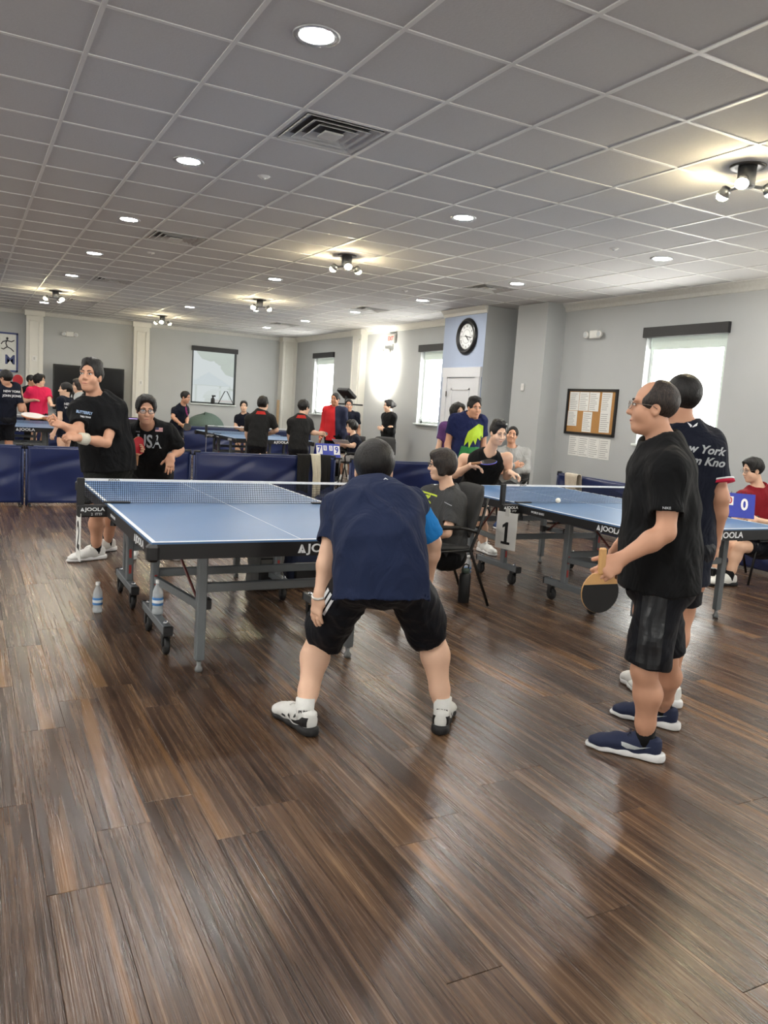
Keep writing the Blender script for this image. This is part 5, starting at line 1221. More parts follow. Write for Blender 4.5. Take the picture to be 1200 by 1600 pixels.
    if bottom and legs:
        S = Sdf(); S.seg(J['pl'] + spu * .13, J['pl'] - up * .01, (.142 * s * bw + .006 + belly * .3, .108 * s * bd + .006 + belly * .4), (.160 * s * bw + .008, .128 * s * bd + .008), hlat, (0, 0), k=.06); S.ell(J['pl'] - up * .05, np.array([.15, .125, .10]) * s * bw ** .5 * hipr, np.array([hlat, unit(np.cross(up, hlat)), up]).T, k=.06)
        for h_, k_, a_ in (('hl', 'kl', 'al'), ('hr', 'kr', 'ar')):
            h0, k0, a0 = J[h_], J[k_], J[a_]
            if bottom['kind'] == 'shorts':
                u_ = unit(k0 - h0); ln = np.linalg.norm(k0 - h0); en = h0 + u_ * ln * min(short, 1.0); r0, r1 = .094 * s * bw ** .5, .084 * s * bw ** .5 * bottom_w; S.seg(h0, en, r0, r1, k=.04, flat=(0, 1 if short <= 1 else 0))
                if drape: S.seg(h0 * .6 + en * .4 - up * drape * .3, en - up * drape, r1 * .9, r1, k=.05, flat=(0, 1))
                if short > 1:
                    u2 = unit(a0 - k0); en2 = k0 + u2 * np.linalg.norm(a0 - k0) * (short - 1); S.seg(k0 - u2 * .03, en2, r1, r1 * .98, k=.05, flat=(0, 1)); en, u_ = en2, u2
                wl_ = 2.1 * cl_v
                if q > 1: continue
                S.seg(en - u_ * .03, en + u_ * .02, r1 - wl_, r1 - wl_, k=.003, sub=True)
            else:
                S.chain([h0, k0, k0 * .3 + a0 * .7, a0 + up * .02], [.092 * s, .075 * s, .070 * s, .066 * s], k=.05)
        sv, sf = S.mesh(cl_v); sv = smooth(sv, sf, 1, .4); sv = folds(sv, sf, .010 * fold, 24, 5 + sum(map(ord, lab)) % 89, (1, 1, .6)); sv = smooth(sv, sf, 1, .3)
        out['shorts'] = quads(bottom['kind'] if bottom['kind'] == 'shorts' else 'trousers', sv, sf, bottom['mat'], root, off); out['bv'] = (sv, sf)
    if shoes and legs:
        for i, (a_, tf) in enumerate((('al', toe[0]), ('ar', toe[1]))):
            a0 = J[a_]; tv = cdir(tf) if tf is not None else unit(f + (-.15 if a_ == 'al' else .15) * r); z = max(0., a0[2] - .085)
            so = shoe(root, off, a0[:2] + tv[:2] * .012, tv, z + .0, *shoes, lift=shoelift[i], scale=s * 1.06); out['shoe' + a_[1]] = so
            if socks: MB().tube([a0 - up * .03, a0 + up * .012, a0 + up * .05 + (J['k' + a_[1]] - a0) * .04], [.042 * s, .043 * s, .044 * s], 16).build('sock', socks, root, True, -off)
    out['cdir'] = cdir
    return out
def print_on(o, txt, size, mat, c, xd, yd=None, key='sv', bold=.02, shear=0., sx=1., nm='print', tree=None):
    yd = o['spu'] if yd is None else yd; me = text_mesh(txt, size, bold, shear); return decal(nm, me, mat, o['root'], o['off'], tree or bvh(*o[key]), c, xd, yd, sx=sx)
# ------------------------------------------------------------------ the cast
NAVY = cloth('navy', (30, 40, 68)); BLACK = cloth('black', (15, 16, 18)); DKNAVY = cloth('dark_navy', (20, 24, 38)); CHAR = cloth('charcoal', (44, 44, 44)); BLKSH = cloth('black_shorts', (15, 17, 24), .6)
WPR = M('white_print', (220, 222, 226), .7, var=0); GPR = M('grey_print_ink', (170, 174, 178), .7, var=.1, scale=40)
SW = M('white_shoe', (222, 222, 218), .6); SNAVY = M('navy_shoe_knit', (26, 36, 66), .8, var=.2, scale=200); SBLK = M('black_shoe', (22, 22, 24), .6); SOLEW = M('white_sole', (226, 226, 226), .5); SOLEG = M('gum_sole', (120, 82, 52), .6); LACEW = M('white_lace', (230, 230, 228), .8); LACEN = M('navy_lace', (24, 32, 58), .8)
SOCKW = cloth('white_sock', (226, 226, 222)); SOCKB = cloth('black_sock', (18, 18, 20))
def tee(m, **k): return dict(kind='tee', mat=m, **k)
def shorts(m): return dict(kind='shorts', mat=m)
def pants(m): return dict(kind='pants', mat=m)
def two_tone(name, a, b, axis, pos, width=.01):
    """cloth that changes colour across a plane axis.p = pos (object space)"""
    m = bpy.data.materials.new('cloth_' + name); m.use_nodes = True; nt = m.node_tree; bs = nt.nodes['Principled BSDF']; bs.inputs['Roughness'].default_value = .85
    tc = nt.nodes.new('ShaderNodeTexCoord'); dp = nt.nodes.new('ShaderNodeVectorMath'); dp.operation = 'DOT_PRODUCT'; dp.inputs[1].default_value = tuple(axis); nt.links.new(tc.outputs['Object'], dp.inputs[0])
    nz = nt.nodes.new('ShaderNodeTexNoise'); nz.inputs['Scale'].default_value = 14; nt.links.new(tc.outputs['Object'], nz.inputs[0]); ad = nt.nodes.new('ShaderNodeMath'); ad.operation = 'MULTIPLY_ADD'; nt.links.new(nz.outputs['Fac'], ad.inputs[0]); ad.inputs[1].default_value = width * 2; nt.links.new(dp.outputs['Value'], ad.inputs[2])
    mr = nt.nodes.new('ShaderNodeMapRange'); mr.inputs['From Min'].default_value = pos; mr.inputs['From Max'].default_value = pos + max(width * .3, .004); nt.links.new(ad.outputs[0], mr.inputs[0])
    mx = nt.nodes.new('ShaderNodeMix'); mx.data_type = 'RGBA'; mx.inputs[6].default_value = (*lin(a), 1); mx.inputs[7].default_value = (*lin(b), 1); nt.links.new(mr.outputs[0], mx.inputs[0]); nt.links.new(mx.outputs[2], bs.inputs['Base Color']); return m
# 1 crouching man, seen from behind
x1 = (1.60, 3.00)
p1 = person('man in navy t-shirt and striped black shorts crouching with his back to the viewer', x1, 180, 1.70, q=1, bw=1.12, bd=1.08, hunch=.025, pitch=-14, look=182,
    P=dict(al=('f', 474, 1141, .085), ar=('f', 689, 1138, .085), kl=(500, 985, .24), kr=(674, 980, .22), pl=(596, 892, -.04), hl=(560, 905, -.03), hr=(630, 905, -.03), nk=(584, 768, .22), hd=(584, 736, .32), sl=(527, 792, .20), sr=(648, 790, .22), el=(514, 862, .08), wl=(500, 930, .02), er=(676, 848, .30), wr=(668, 905, .40)),
    top=tee(NAVY, inf=.022, sleeve_r=cloth('bright_blue', (40, 130, 205))), bottom=shorts(BLKSH), hem=.13, hem_w=1.12, short=.86, bottom_w=1.12, drape=.07, sleeve=.82, calf=1.08, toe=(-142, 170), shoes=(SW, SBLK, LACEW), socks=SOCKW, hair=('short', HAIRK), skin_m=0, hs=1.25,
    hands=dict(l=dict(curl=.20, n=(.85, .25, -.4), d=(-.10, .12, -.9)), r=dict(curl=.5)), face=False, fold=1.0)
# 2 standing man with paddle
x2 = (2.62, 2.42)
p2 = person('man in black t-shirt with glasses standing on the right, holding a paddle down', x2, -92, 1.68, q=1, bw=1.08, bd=1.12, belly=.02, look=-84, pitch=2,
    P=dict(al=('f', 1004, 1184, .085), ar=('f', 1032, 1134, .085), kl=(1006, 1048, -.06), kr=(1040, 1030, .14), pl=(1032, 900, .03), nk=(1036, 688, .03), hd=(1020, 638, .03), sl=(1048, 735, -.16), sr=(1016, 722, .22), el=(1040, 832, -.21), wl=(966, 876, -.22), er=(1012, 826, .26), wr=(984, 874, .20)),
    top=tee(BLACK, inf=.022), bottom=shorts(BLKSH), hem=.05, short=.88, bottom_w=1.04, drape=.02, sleeve=.70, calf=1.0, toe=(-96, -104), shoes=(SNAVY, SOLEW, LACEN), socks=SOCKB, hair=('bald', HAIRT), skin_m=1, glasses='metal',
    hands=dict(l=dict(curl=.62, n=(.30, .75, -.25), d=(-.72, -.02, -.45)), r=dict(curl=.45, d=(-.5, .1, -.85))))
# 3 man behind him
p3 = person('man in dark navy jersey with white lettering, standing behind the man in black', colm(1072, 4.05), -158, 1.76, q=1, bw=.94, look=-140, pitch=4,
    P=dict(al=('f', 1008, 1086, .085), ar=('f', 1040, 1098, .085), hd=(1064, 624, 0), nk=(1068, 663, 0), sl=(1030, 694, .12), sr=(1111, 694, -.03), er=(1126, 778, -.10), wr=(1116, 850, -.02), el=(1022, 790, .12), pl=(1060, 850, .0)),
    top=tee(DKNAVY, inf=.022), bottom=shorts(BLKSH), hem=.20, hipr=.85, sleeve=.72, toe=(-150, -130), shoes=(SW, SOLEW, LACEW), socks=SOCKW, hair=('short', HAIRK), skin_m=1, hands=dict(r=dict(curl=.5)))
def chest(o, t=.72, side=0.): return o['spine'](t) + o['fwd'] * .15 + o['slat'] * side
def back(o, t=.72, side=0.): return o['spine'](t) - o['fwd'] * .15 + o['slat'] * side
# details on the three men in front
t_ = bvh(*p1['bv'])
for k in range(3):        # three white stripes down the left side of the shorts
    a = WH(548 + k * 9, 905 + k * 5, 3.1); 
lp = MB()
J1 = p1['J']; camx = np.array([RC[0][0], RC[0][1], 0]); 
for k in range(3):
    q = [(-.006 + k * .020 - .030 + .0, 0), (.006 + k * .020 - .030, 0), (.006 + k * .020 - .030, .13), (-.006 + k * .020 - .030, .13)]
    me = poly_mesh([q], .015); zc = unit(CAMP - J1['hl']); c_ = (J1['hl'] * .62 + J1['kl'] * .38) + zc * .02 - camx * .055; yd = unit(J1['hl'] - J1['kl']); yd = yd * .6 + np.array([0, 0, .55]) + camx * .25
    xd = np.cross(yd, zc); decal('white_stripe', me, WPR, p1['root'], p1['off'], t_, c_ - unit(yd) * .06, xd, yd, .003)
print_on(p1, 'A', .03, WPR, back(p1, .97, .05), p1['slat'])
MB().tube([J1['wl'] + np.array([.034 * math.cos(a), .034 * math.sin(a), .012 * math.sin(a + 1)]) for a in np.linspace(0, 2 * math.pi, 15)], .006, 6, False).build('bracelet', M('silver_beads', (200, 196, 190), .35, .5), p1['root'], True, -p1['off'])
def shoe_print(o, key, polys, mat, sides=(1, -1), zc=.05):
    """flat marks pressed on the sides of a shoe, in shoe space (y forward, z up)"""
    tr = bvh(*SHOE[0])
    for sg in sides:
        me = poly_mesh(polys, .012); ob = decal('shoe_mark', me, mat, None, np.zeros(3), tr, (0, 0, 0), (0, sg, 0), (0, 0, 1), .0012, sx=1.) if sg > 0 else decal('shoe_mark', poly_mesh([[(-x, y) for x, y in p][::-1] for p in polys], .012), mat, None, np.zeros(3), tr, (0, 0, 0), (0, sg, 0), (0, 0, 1), .0012)
        ob.parent = o[key]
SWOOSH = [[(-.045, .068), (.02, .044), (.055, .040), (.075, .050), (.078, .066), (.066, .056), (.045, .052), (.0, .058)]]
for k in ('shoel', 'shoer'): shoe_print(p2, k, SWOOSH, M('silver_mark', (198, 204, 206), .4, .3))
BLKM = M('black_shoe_mark', (20, 20, 22), .5)
for k in ('shoel', 'shoer'):
    shoe_print(p1, k, [[(-.075, .040), (-.030, .036), (.010, .034), (.030, .044), (-.005, .050), (-.030, .062), (-.050, .080), (-.078, .082)], [(.04, .040), (.06, .05), (.055, .062), (.04, .055)], [(.075, .036), (.10, .04), (.095, .05), (.075, .046)], [(-.02, .085), (.0, .06), (.012, .058), (-.005, .09)]], BLKM)
print_on(p2, 'NIKE', .014, GPR, p2['J']['el'] * .60 + p2['J']['sl'] * .40 + unit(CAMP - p2['J']['sl']) * .08, RC[0], (0, 0, 1))
# silky side panel on the shorts of man 2
tb = bvh(*p2['bv']); zc = unit((CAMP - p2['J']['hl']) * np.array([1, 1, 0])); xd = np.cross((0, 0, 1), zc); me = poly_mesh([[(-.055, -.20), (.045, -.20), (.045, .12), (-.055, .12)]], .02)
decal('side_panel', me, M('silky_black_panel', (24, 26, 30), .32, var=.35, scale=14, bump=.3), p2['root'], p2['off'], tb, p2['J']['hl'] * .62 + p2['J']['kl'] * .38 - xd * .01, xd, (0, 0, 1), .004)
J2 = p2['J']; paddle(W(937, 925, pix(J2['wl'])[2] - .01), (.05, .02, -1), RC[2] * -1 + np.array([.25, 0, 0]), 'round penhold paddle with black rubber held down by the man in black', RUBK, RUBK, True, 1.08)
zc3 = unit(CAMP - p3['J']['nk']); xd3 = np.cross((0, 0, 1), zc3); t3 = bvh(*p3['sv']); cb = WH(1085, 706, pix(p3['J']['nk'])[2] - .16)
print_on(p3, 'New York', .056, GPR, WH(1092, 702, 3.88), xd3 + np.array([0, 0, -.06]), (0, 0, 1), bold=.03, shear=.25, tree=t3); print_on(p3, 'Bum Kno', .056, GPR, WH(1097, 721, 3.88), xd3 + np.array([0, 0, -.06]), (0, 0, 1), bold=.03, shear=.25, tree=t3)
decal('emblem', poly_mesh([[(-.025, .012), (-.006, -.012), (0, -.004), (-.008, .004)], [(.0, -.012), (.022, -.002), (.024, .014), (.008, .0)]], .02), WPR, p3['root'], p3['off'], t3, WH(1082, 664, 3.88), xd3, (0, 0, 1))
for nm, m, t0, t1 in (('cuff_stripe', WPR, .66, .69), ('cuff_band', cloth('crimson_band', (196, 40, 70)), .69, .74)):
    a, b = p3['J']['sr'], p3['J']['er']; MB().tube([a + (b - a) * t0, a + (b - a) * t1], [.078, .080], 20).build(nm, m, p3['root'], True, -p3['off'])
for k_ in ('al', 'ar'):
    zc = unit((CAMP - J1[k_]) * np.array([1, 1, 0])); text('sock_lettering', 'PUMA', .017, INK, J1[k_] + zc * .0445 - p1['off'] + np.array([0, 0, .018]), np.cross((0, 0, 1), zc), (0, 0, 1), p1['root'], bold=.04, sx=1.2)
# 4 man in red, seated at the right edge
c4 = colm(1188, 7.80); f4 = unit(np.array([-c4[0] * .2 - .9, -.15, 0])); 
p4 = person('man in red t-shirt and glasses seated at the right edge behind a score flipper', c4, -38, 1.70, 'sit', q=2, look=-58, pitch=-12,
    P=dict(hd=(1176, 735, -.02), nk=(1184, 760, 0), sr=(1160, 777, -.05), sl=(1212, 780, .05), pl=(1190, 850, 0), er=(1146, 822, -.15), wr=(1156, 813, -.38), el=(1212, 822, -.20), wl=(1180, 812, -.42), kr=(1132, 850, -.26), kl=(1156, 855, -.34), ar=('f', 1116, 911, .085), al=('f', 1138, 915, .085)),
    top=tee(cloth('dark_red', (128, 26, 36))), bottom=shorts(BLKSH), hem=.02, short=.75, shoes=(SW, SBLK, LACEW), socks=SOCKB, hair=('full', HAIRK), glasses='metal', toe=(-50, -40), skin_m=0, hands=dict(l=dict(curl=.2), r=dict(curl=.2)))
MB().tube([p4['J']['wl'] * .88 + p4['J']['el'] * .12 + np.array([.034 * math.cos(a), .012 * math.sin(a), .036 * math.sin(a)]) for a in np.linspace(0, 2 * math.pi, 13)], .009, 6, False).build('wrist_watch', BLK, p4['root'], True, -p4['off'])
chair(c4[0], c4[1], math.atan2(-p4['cdir'](-38)[0], p4['cdir'](-38)[1]), 'black chair under the man in red at the right edge')
flipper(tuple(WH(1138, 812, 6.62)), math.atan2(RC[0][1], RC[0][0]) - .32, ['5', '0', '0'], 'wrw', 'blue score flipper showing 0 0 on the right-hand table', .92).location.z = .762
# 5 serving player
x5 = (1.0, 7.10)
p5 = person('heavy-set man in black t-shirt leaning to serve at the far end of the front table', x5, -38, 1.74, q=2, bw=1.22, bd=1.25, belly=.02, look=-26, pitch=8, hs=1.20,
    P=dict(hd=(142, 589, -.05), nk=(150, 621, .0), sr=(120, 640, -.12), sl=(184, 638, .05), er=(124, 676, -.30), wr=(96, 664, -.48), el=(166, 692, -.18), wl=(122, 684, -.42), pl=(170, 722, .08), kr=(152, 800, -.12), kl=(176, 796, .10), ar=('f', 150, 874, .085), al=('f', 168, 861, .085)),
    top=tee(BLACK, inf=.024), bottom=shorts(cloth('black_olive_shorts', (30, 32, 30))), hem=.07, short=.86, bottom_w=1.15, sleeve=.70, toe=(-52, -62), shoes=(SW, SOLEW, LACEW), socks=SOCKB, hair=('quiff', HAIRK), skin_m=1,
    hands=dict(l=dict(curl=.7, d=(-1, -.2, .1)), r=dict(curl=.75, d=(-1, -.15, .12))))
t5 = bvh(*p5['sv']); zc = unit(CAMP - p5['J']['nk']); xd = np.cross((0, 0, 1), zc); print_on(p5, 'BUTTERFLY', .030, M('pale_blue_print', (150, 176, 210), .7, var=.3, scale=60), WH(131, 646, 6.3), xd + np.array([0, 0, -.12]), (0, 0, 1), bold=.04, sx=.8, tree=t5); print_on(p5, 'TABLE TENNIS', .018, WPR, WH(133, 653, 6.3), xd + np.array([0, 0, -.12]), (0, 0, 1), bold=.03, sx=.7, tree=t5)
MB().tube([p5['J']['wl'] + (p5['J']['el'] - p5['J']['wl']) * q_ for q_ in (.06, .30)], [.046, .050], 16).build('wristband', M('white_terry'), p5['root'], True, -p5['off'])
wr5 = p5['J']['wr']; paddle(W(52, 650, pix(wr5)[2] - .02), -RC[0] + np.array([0, 0, .22]), np.array([-.12, -.10, .98]), 'paddle with painted pale sheen held out nearly edge-on by the serving player', RUBSHEEN, RUBR, False, 1.1)
# 6 man with USA lettering
p6 = person('man in black t-shirt with USA lettering bending forward with hands on his thighs', colm(238, 7.4), 2, 1.72, q=2, bw=1.12, bd=1.1, look=6, pitch=-8, hs=1.12,
    P=dict(hd=(228, 641, -.40), nk=(231, 662, -.26), sr=(203, 678, -.20), sl=(264, 674, -.18), er=(194, 722, -.10), wr=(206, 702, -.34), el=(281, 703, -.05), wl=(266, 714, -.22), pl=(238, 752, .10), kr=(212, 790, -.22), kl=(262, 790, -.22), ar=('f', 208, 868, .085), al=('f', 268, 868, .085)),
    top=tee(BLACK, inf=.020), bottom=shorts(BLKSH), hem=.08, sleeve=.80, shoes=(SW, SOLEW, LACEW), socks=SOCKB, hair=('full', HAIRK), glasses='black', skin_m=1, hands=dict(l=dict(curl=.15, d=(-.05, -.25, -.9), n=(0, .9, -.2), spread=4.), r=dict(curl=.7, d=(.9, -.3, .1))))
t6 = bvh(*p6['sv']); zc = unit(CAMP - p6['J']['nk']); xd = np.cross((0, 0, 1), zc); print_on(p6, 'USA', .165, GPR, WH(233, 693, 6.9), xd, (0, 0, 1), bold=.022, sx=.70, tree=t6)
decal('flag_patch', poly_mesh([[(-.032, -.018), (.032, -.018), (.032, .018), (-.032, .018)]], .02), M('pale_red_patch', (196, 150, 150), .7, var=.25, scale=90), p6['root'], p6['off'], t6, WH(249, 673, 6.9), xd, (0, 0, 1)); decal('flag_corner', poly_mesh([[(-.032, -.002), (-.002, -.002), (-.002, .018), (-.032, .018)]], .02), M('patch_navy', (50, 52, 84), .7), p6['root'], p6['off'], t6, WH(249, 673, 6.9), xd, (0, 0, 1), .005); print_on(p6, 'NIKE', .016, GPR, WH(215, 676, 6.9), xd, (0, 0, 1), tree=t6)
MB().tube([p6['J']['wl'] * .9 + p6['J']['el'] * .1 + np.array([.034 * math.cos(a), .012 * math.sin(a), .034 * math.sin(a)]) for a in np.linspace(0, 2 * math.pi, 13)], .009, 6, False).build('wrist_watch', M('watch_grey', (90, 90, 92), .4), p6['root'], True, -p6['off'])
wr6 = p6['J']['wr']; paddle(W(216, 697, pix(wr6)[2] - .03), np.array([.10, .1, 1.]), RC[0] * .9 - RC[2] * .45, 'red paddle held upright on edge by the man with USA lettering', RUBR, RUBK, False, 1.05)
# 7 seated woman in grey
c7 = colm(694, 6.05)
p7 = person('woman in grey t-shirt with glasses seated sideways between the two front tables', c7, -52, 1.60, 'sit', q=1, look=-82, pitch=-3, bw=.94, hs=1.08,
    P=dict(hd=(690, 727, -.02), nk=(701, 763, 0), sl=(713, 782, -.13), sr=(668, 772, .09), pl=(698, 862, 0), el=(698, 832, -.22), wl=(660, 836, -.16), er=(655, 828, .2), wr=(638, 840, .0), kl=(622, 872, -.05), kr=(618, 866, .15), al=('f', 618, 950, .085), ar=('f', 612, 938, .085)),
    top=tee(cloth('grey_heather', (70, 71, 72))), bottom=pants(BLACK), hem=.04, sleeve=.74, shoes=(SBLK, SOLEW, LACEW), socks=SOCKB, hair=('bob', HAIRB), glasses='black', skin_m=0, toe=(-80, -80), hands=dict(l=dict(curl=.3), r=dict(curl=.3)))
t7 = bvh(*p7['sv']); YEL = M('neon_yellow_print', (206, 226, 70), .7, var=0); zc = unit(CAMP - p7['J']['nk']); xd = np.cross((0, 0, 1), zc)
print_on(p7, 'MAK', .085, YEL, WH(665, 798, 5.85), np.array([0, 0, -1.]) + xd * .12, xd, bold=.02, sx=1.15, tree=t7); decal('chest_stripe', poly_mesh([[(-.10, -.006), (.05, -.006), (.05, .006), (-.10, .006)]], .02), YEL, p7['root'], p7['off'], t7, WH(672, 776, 5.85), xd + np.array([0, 0, -.16]), (0, 0, 1)); decal('sleeve_stripe', poly_mesh([[(-.03, -.003), (.03, -.003), (.03, .003), (-.03, .003)]], .02), GPR, p7['root'], p7['off'], t7, WH(700, 789 + 0, 5.8), xd + np.array([0, 0, -.3]), (0, 0, 1))
ch7 = chair(c7[0] + .02, c7[1], math.atan2(-p7['cdir'](-66)[0], p7['cdir'](-66)[1]), 'charcoal padded chair with black frame under the woman in grey')
# 8 player in black sleeveless shirt
p8 = person('man in black sleeveless shirt playing at the far end of the right-hand table', (4.70, 7.15), 10, 1.74, q=2, look=30, pitch=-14, bw=1.05, hs=1.08,
    P=dict(hd=(778, 677, -.30), nk=(764, 707, -.18), sr=(724, 716, -.05), sl=(794, 714, -.15), er=(711, 742, -.02), wr=(736, 727, -.38), el=(792, 744, -.0), wl=(797, 738, -.30), pl=(742, 776, .12), kr=(724, 808, .25), kl=(752, 812, -.22), ar=('f', 716, 836, .085), al=('f', 754, 862, .085)),
    top=dict(kind='vest', mat=BLACK), bottom=shorts(cloth('dark_grey_shorts', (38, 38, 40))), hem=.06, short=.66, shoes=(SW, SOLEW, LACEW), socks=SOCKW, hair=('quiff', HAIRK), skin_m=0, toe=(30, -25), hands=dict(r=dict(curl=.35, d=(.8, -.4, -.15), n=(.1, 0, -1)), l=dict(curl=.5, d=(.6, -.4, -.2), n=(0, 0, -1))))
wr8 = p8['J']['wr']; paddle(W(763, 722, pix(wr8)[2] - .06), RC[0] + np.array([0, 0, .10]), np.array([0, -.25, 1.]), 'black paddle held flat by the man in the sleeveless shirt', RUBK, RUBR, False, 1.05, M('blue_edge_tape', (90, 100, 190), .5))
decal('emblem', poly_mesh([[(-.012, -.012), (.0, -.016), (.014, .016), (.0, .012)]], .02), WPR, p8['root'], p8['off'], bvh(*p8['sv']), WH(762, 709, 7.5), RC[0], (0, 0, 1))
# 9 standing man in navy and lime
p9m = cloth('navy_lime', (26, 34, 74))
p9 = person('man in navy and lime green shirt standing behind the sleeveless player', colm(732, 9.9), 18, 1.72, q=2, look=28, pitch=-4, P=dict(hd=(741, 638, -.05)), top=tee(p9m), bottom=shorts(BLKSH), shoes=(SW, SOLEW, LACEW), socks=SOCKW, hair=('quiff', HAIRK), skin_m=1, hs=1.12)
t9 = bvh(*p9['sv']); zc = unit(CAMP - p9['J']['nk']); xd = np.cross((0, 0, 1), zc); LIME = M('lime_print', (176, 208, 44), .7, var=.1); GRN = M('green_print', (34, 120, 60), .7, var=.3, scale=20)
decal('lime_splash', poly_mesh([[(-.02, .12), (.10, .22), (.16, .20), (.17, -.02), (.10, .05), (.08, -.04), (.05, .02), (.0, -.09), (-.01, .0), (-.06, -.06), (-.05, .03)]], .03), LIME, p9['root'], p9['off'], t9, WH(733, 690, 9.7), xd, (0, 0, 1)); decal('green_splash', poly_mesh([[(-.12, -.20), (.14, -.20), (.13, -.06), (.06, -.13), (.02, -.07), (-.03, -.13), (-.09, -.06)]], .03), GRN, p9['root'], p9['off'], t9, WH(733, 690, 9.7), xd, (0, 0, 1), .004)
# 10 woman behind him
p10 = person('woman with curly black hair standing half hidden by the closet door', colm(714, 10.6), 20, 1.58, q=3, look=30, top=tee(cloth('plum', (92, 60, 110))), bottom=pants(BLACK), shoes=(SBLK, SOLEW, LACEW), hair=('curly', HAIRK), skin_m=0, hs=1.12, P=dict(hd=(715, 645, 0)))
# 11 seated man in grey hoodie
c11 = colm(800, 10.9)
p11 = person('man in grey hoodie seated against the wall with folded arms', c11, -22, 1.72, 'sit', q=2, look=-2, pitch=6, roll=8, P=dict(hd=(800, 680, -.03), nk=(801, 700, 0), sr=(778, 708, .0), sl=(822, 708, .0), er=(778, 733, -.12), wr=(802, 728, -.24), el=(822, 734, -.12), wl=(790, 736, -.26)),
    top=dict(kind='hoodie', mat=cloth('light_grey_fleece', (150, 150, 148))), bottom=shorts(cloth('dark_grey_shorts')), hem=.04, short=.80, shoes=(M('blue_shoe', (40, 60, 100), .7), SOLEW, LACEW), socks=SOCKB, hair=('crew', HAIRK), skin_m=1)
chair(c11[0] + .03, c11[1] + .04, math.atan2(-p11['cdir'](-22)[0], p11['cdir'](-22)[1]), 'black chair under the man in the grey hoodie')
# far left court
def lettering(o, txts, c0, hd, size, m=WPR, dy=9, up_=0.):
    tr = bvh(*o['sv']); zc = unit(CAMP - o['J']['nk']); xd = np.cross((0, 0, 1), zc)
    for k, t in enumerate(txts): print_on(o, t, size, m, WH(c0[0], c0[1] + k * dy, hd), xd + np.array([0, 0, -up_]), (0, 0, 1), bold=.03, tree=tr)
p12 = person('man in navy shirt lettered NEW YORK at the left edge, his back turned', colm(4, 12.4), 195, 1.74, q=2, bw=1.12, look=-125, top=tee(DKNAVY), bottom=shorts(BLKSH), shoes=(SW, SOLEW, LACEW), socks=SOCKW, hair=('short', HAIRK), skin_m=1, hs=1.12, sleeve=.75, glasses='black', P=dict(hd=(8, 591, 0), er=(33, 640, .1), wr=(33, 616, .2)))
lettering(p12, ['NEW YORK', 'JOHN JIONG'], (19, 612), 12.2, .046, dy=7)
paddle(WH(28, 594, 12.75), (.05, 0, 1), -RC[2], 'red paddle raised beside the head of the man at the left edge', RUBR, RUBK, False, 1.1)
p13 = person('person in black with a dark cap of hair behind the woman in pink', colm(47, 17.1), 60, 1.68, q=3, look=60, top=tee(BLACK), bottom=pants(BLACK), shoes=(SBLK, SOLEW, LACEW), hair=('short', HAIRK), skin_m=1)
p14 = person('woman in bright pink polo shirt standing beside the far left table', colm(61, 16.3), 22, 1.68, q=2, look=62, bw=.95, P=dict(hd=(62, 595, 0), er=(36, 627, -.02), wr=(53, 625, -.20), el=(78, 628, -.02), wl=(81, 633, -.20)), top=dict(kind='polo', mat=cloth('hot_pink', (226, 46, 92))), bottom=shorts(BLACK), short=.8, shoes=(SW, SOLEW, LACEW), socks=SOCKW, hair=('curly', HAIRK), skin_m=0, hs=1.15, hands=dict(r=dict(curl=.2, n=(0, 0, -1)), l=dict(curl=.2, n=(0, 0, 1))))
p15 = person('girl with a ponytail in navy shirt standing behind the serving player', colm(102, 12.6), -115, 1.54, q=2, look=-95, bw=.9, P=dict(hd=(102, 609, 0)), top=tee(DKNAVY), bottom=shorts(DKNAVY), short=.45, shoes=(SW, SOLEW, LACEW), socks=SOCKW, hair=('tail', HAIRK), skin_m=0, hs=1.08)
lettering(p15, ['NEW YO', 'WENDY'], (111, 632), 12.4, .05, dy=6)
p16 = person('woman with glasses partly hidden behind the serving player', colm(124, 13.4), -70, 1.62, q=3, look=-75, P=dict(hd=(122, 603, 0)), top=tee(M('cloth_grey_white', (170, 172, 170), .8)), bottom=pants(BLACK), shoes=(SBLK, SOLEW, LACEW), hair=('bob', HAIRB), glasses='black', skin_m=0)
# far right court
p17 = person('man in navy shirt with magenta panel bending at the far table, seen from the side', colm(280, 17.0), 55, 1.68, q=2, look=60, pitch=-10, P=dict(hd=(290, 621, -.1), nk=(286, 632, -.05), sr=(273, 641, -.1), sl=(290, 638, .15), pl=(275, 672, .1), er=(270, 652, -.2), wr=(284, 664, -.3), el=(292, 652, .1), wl=(292, 664, -.1)), top=tee(DKNAVY), bottom=shorts(BLKSH), hem=.06, shoes=(SW, SOLEW, LACEW), hair=('short', HAIRK), skin_m=1, hs=1.15)
decal('magenta_panel', poly_mesh([[(-.02, -.16), (.05, -.16), (.04, .10), (-.03, .10)]], .03), M('magenta_print', (150, 40, 110), .7), p17['root'], p17['off'], bvh(*p17['sv']), WH(288, 643, 16.7), RC[0], (0, 0, 1))
paddle(WH(292, 667, 16.6), (.6, -.2, -.15), (-.2, -.8, .5), 'black paddle held by the bending man at the far table', RUBK, RUBK, False, 1.1)
p18 = person('woman in navy shirt facing the viewer across the far table', colm(381, 17.9), 0, 1.62, q=2, bw=.92, P=dict(hd=(381, 635, -.1), nk=(381, 646, -.05), sr=(370, 653, 0), sl=(393, 652, 0), pl=(384, 682, .1), er=(368, 667, -.05), wr=(374, 670, -.25), el=(398, 665, 0), wl=(384, 670, -.25)), top=tee(DKNAVY), bottom=shorts(BLKSH), hem=.06, shoes=(SW, SOLEW, LACEW), hair=('bun', HAIRK), skin_m=0, hs=1.12)
CHB = cloth('charcoal_black', (34, 34, 34)); REDC = cloth('red_collar', (176, 46, 40))
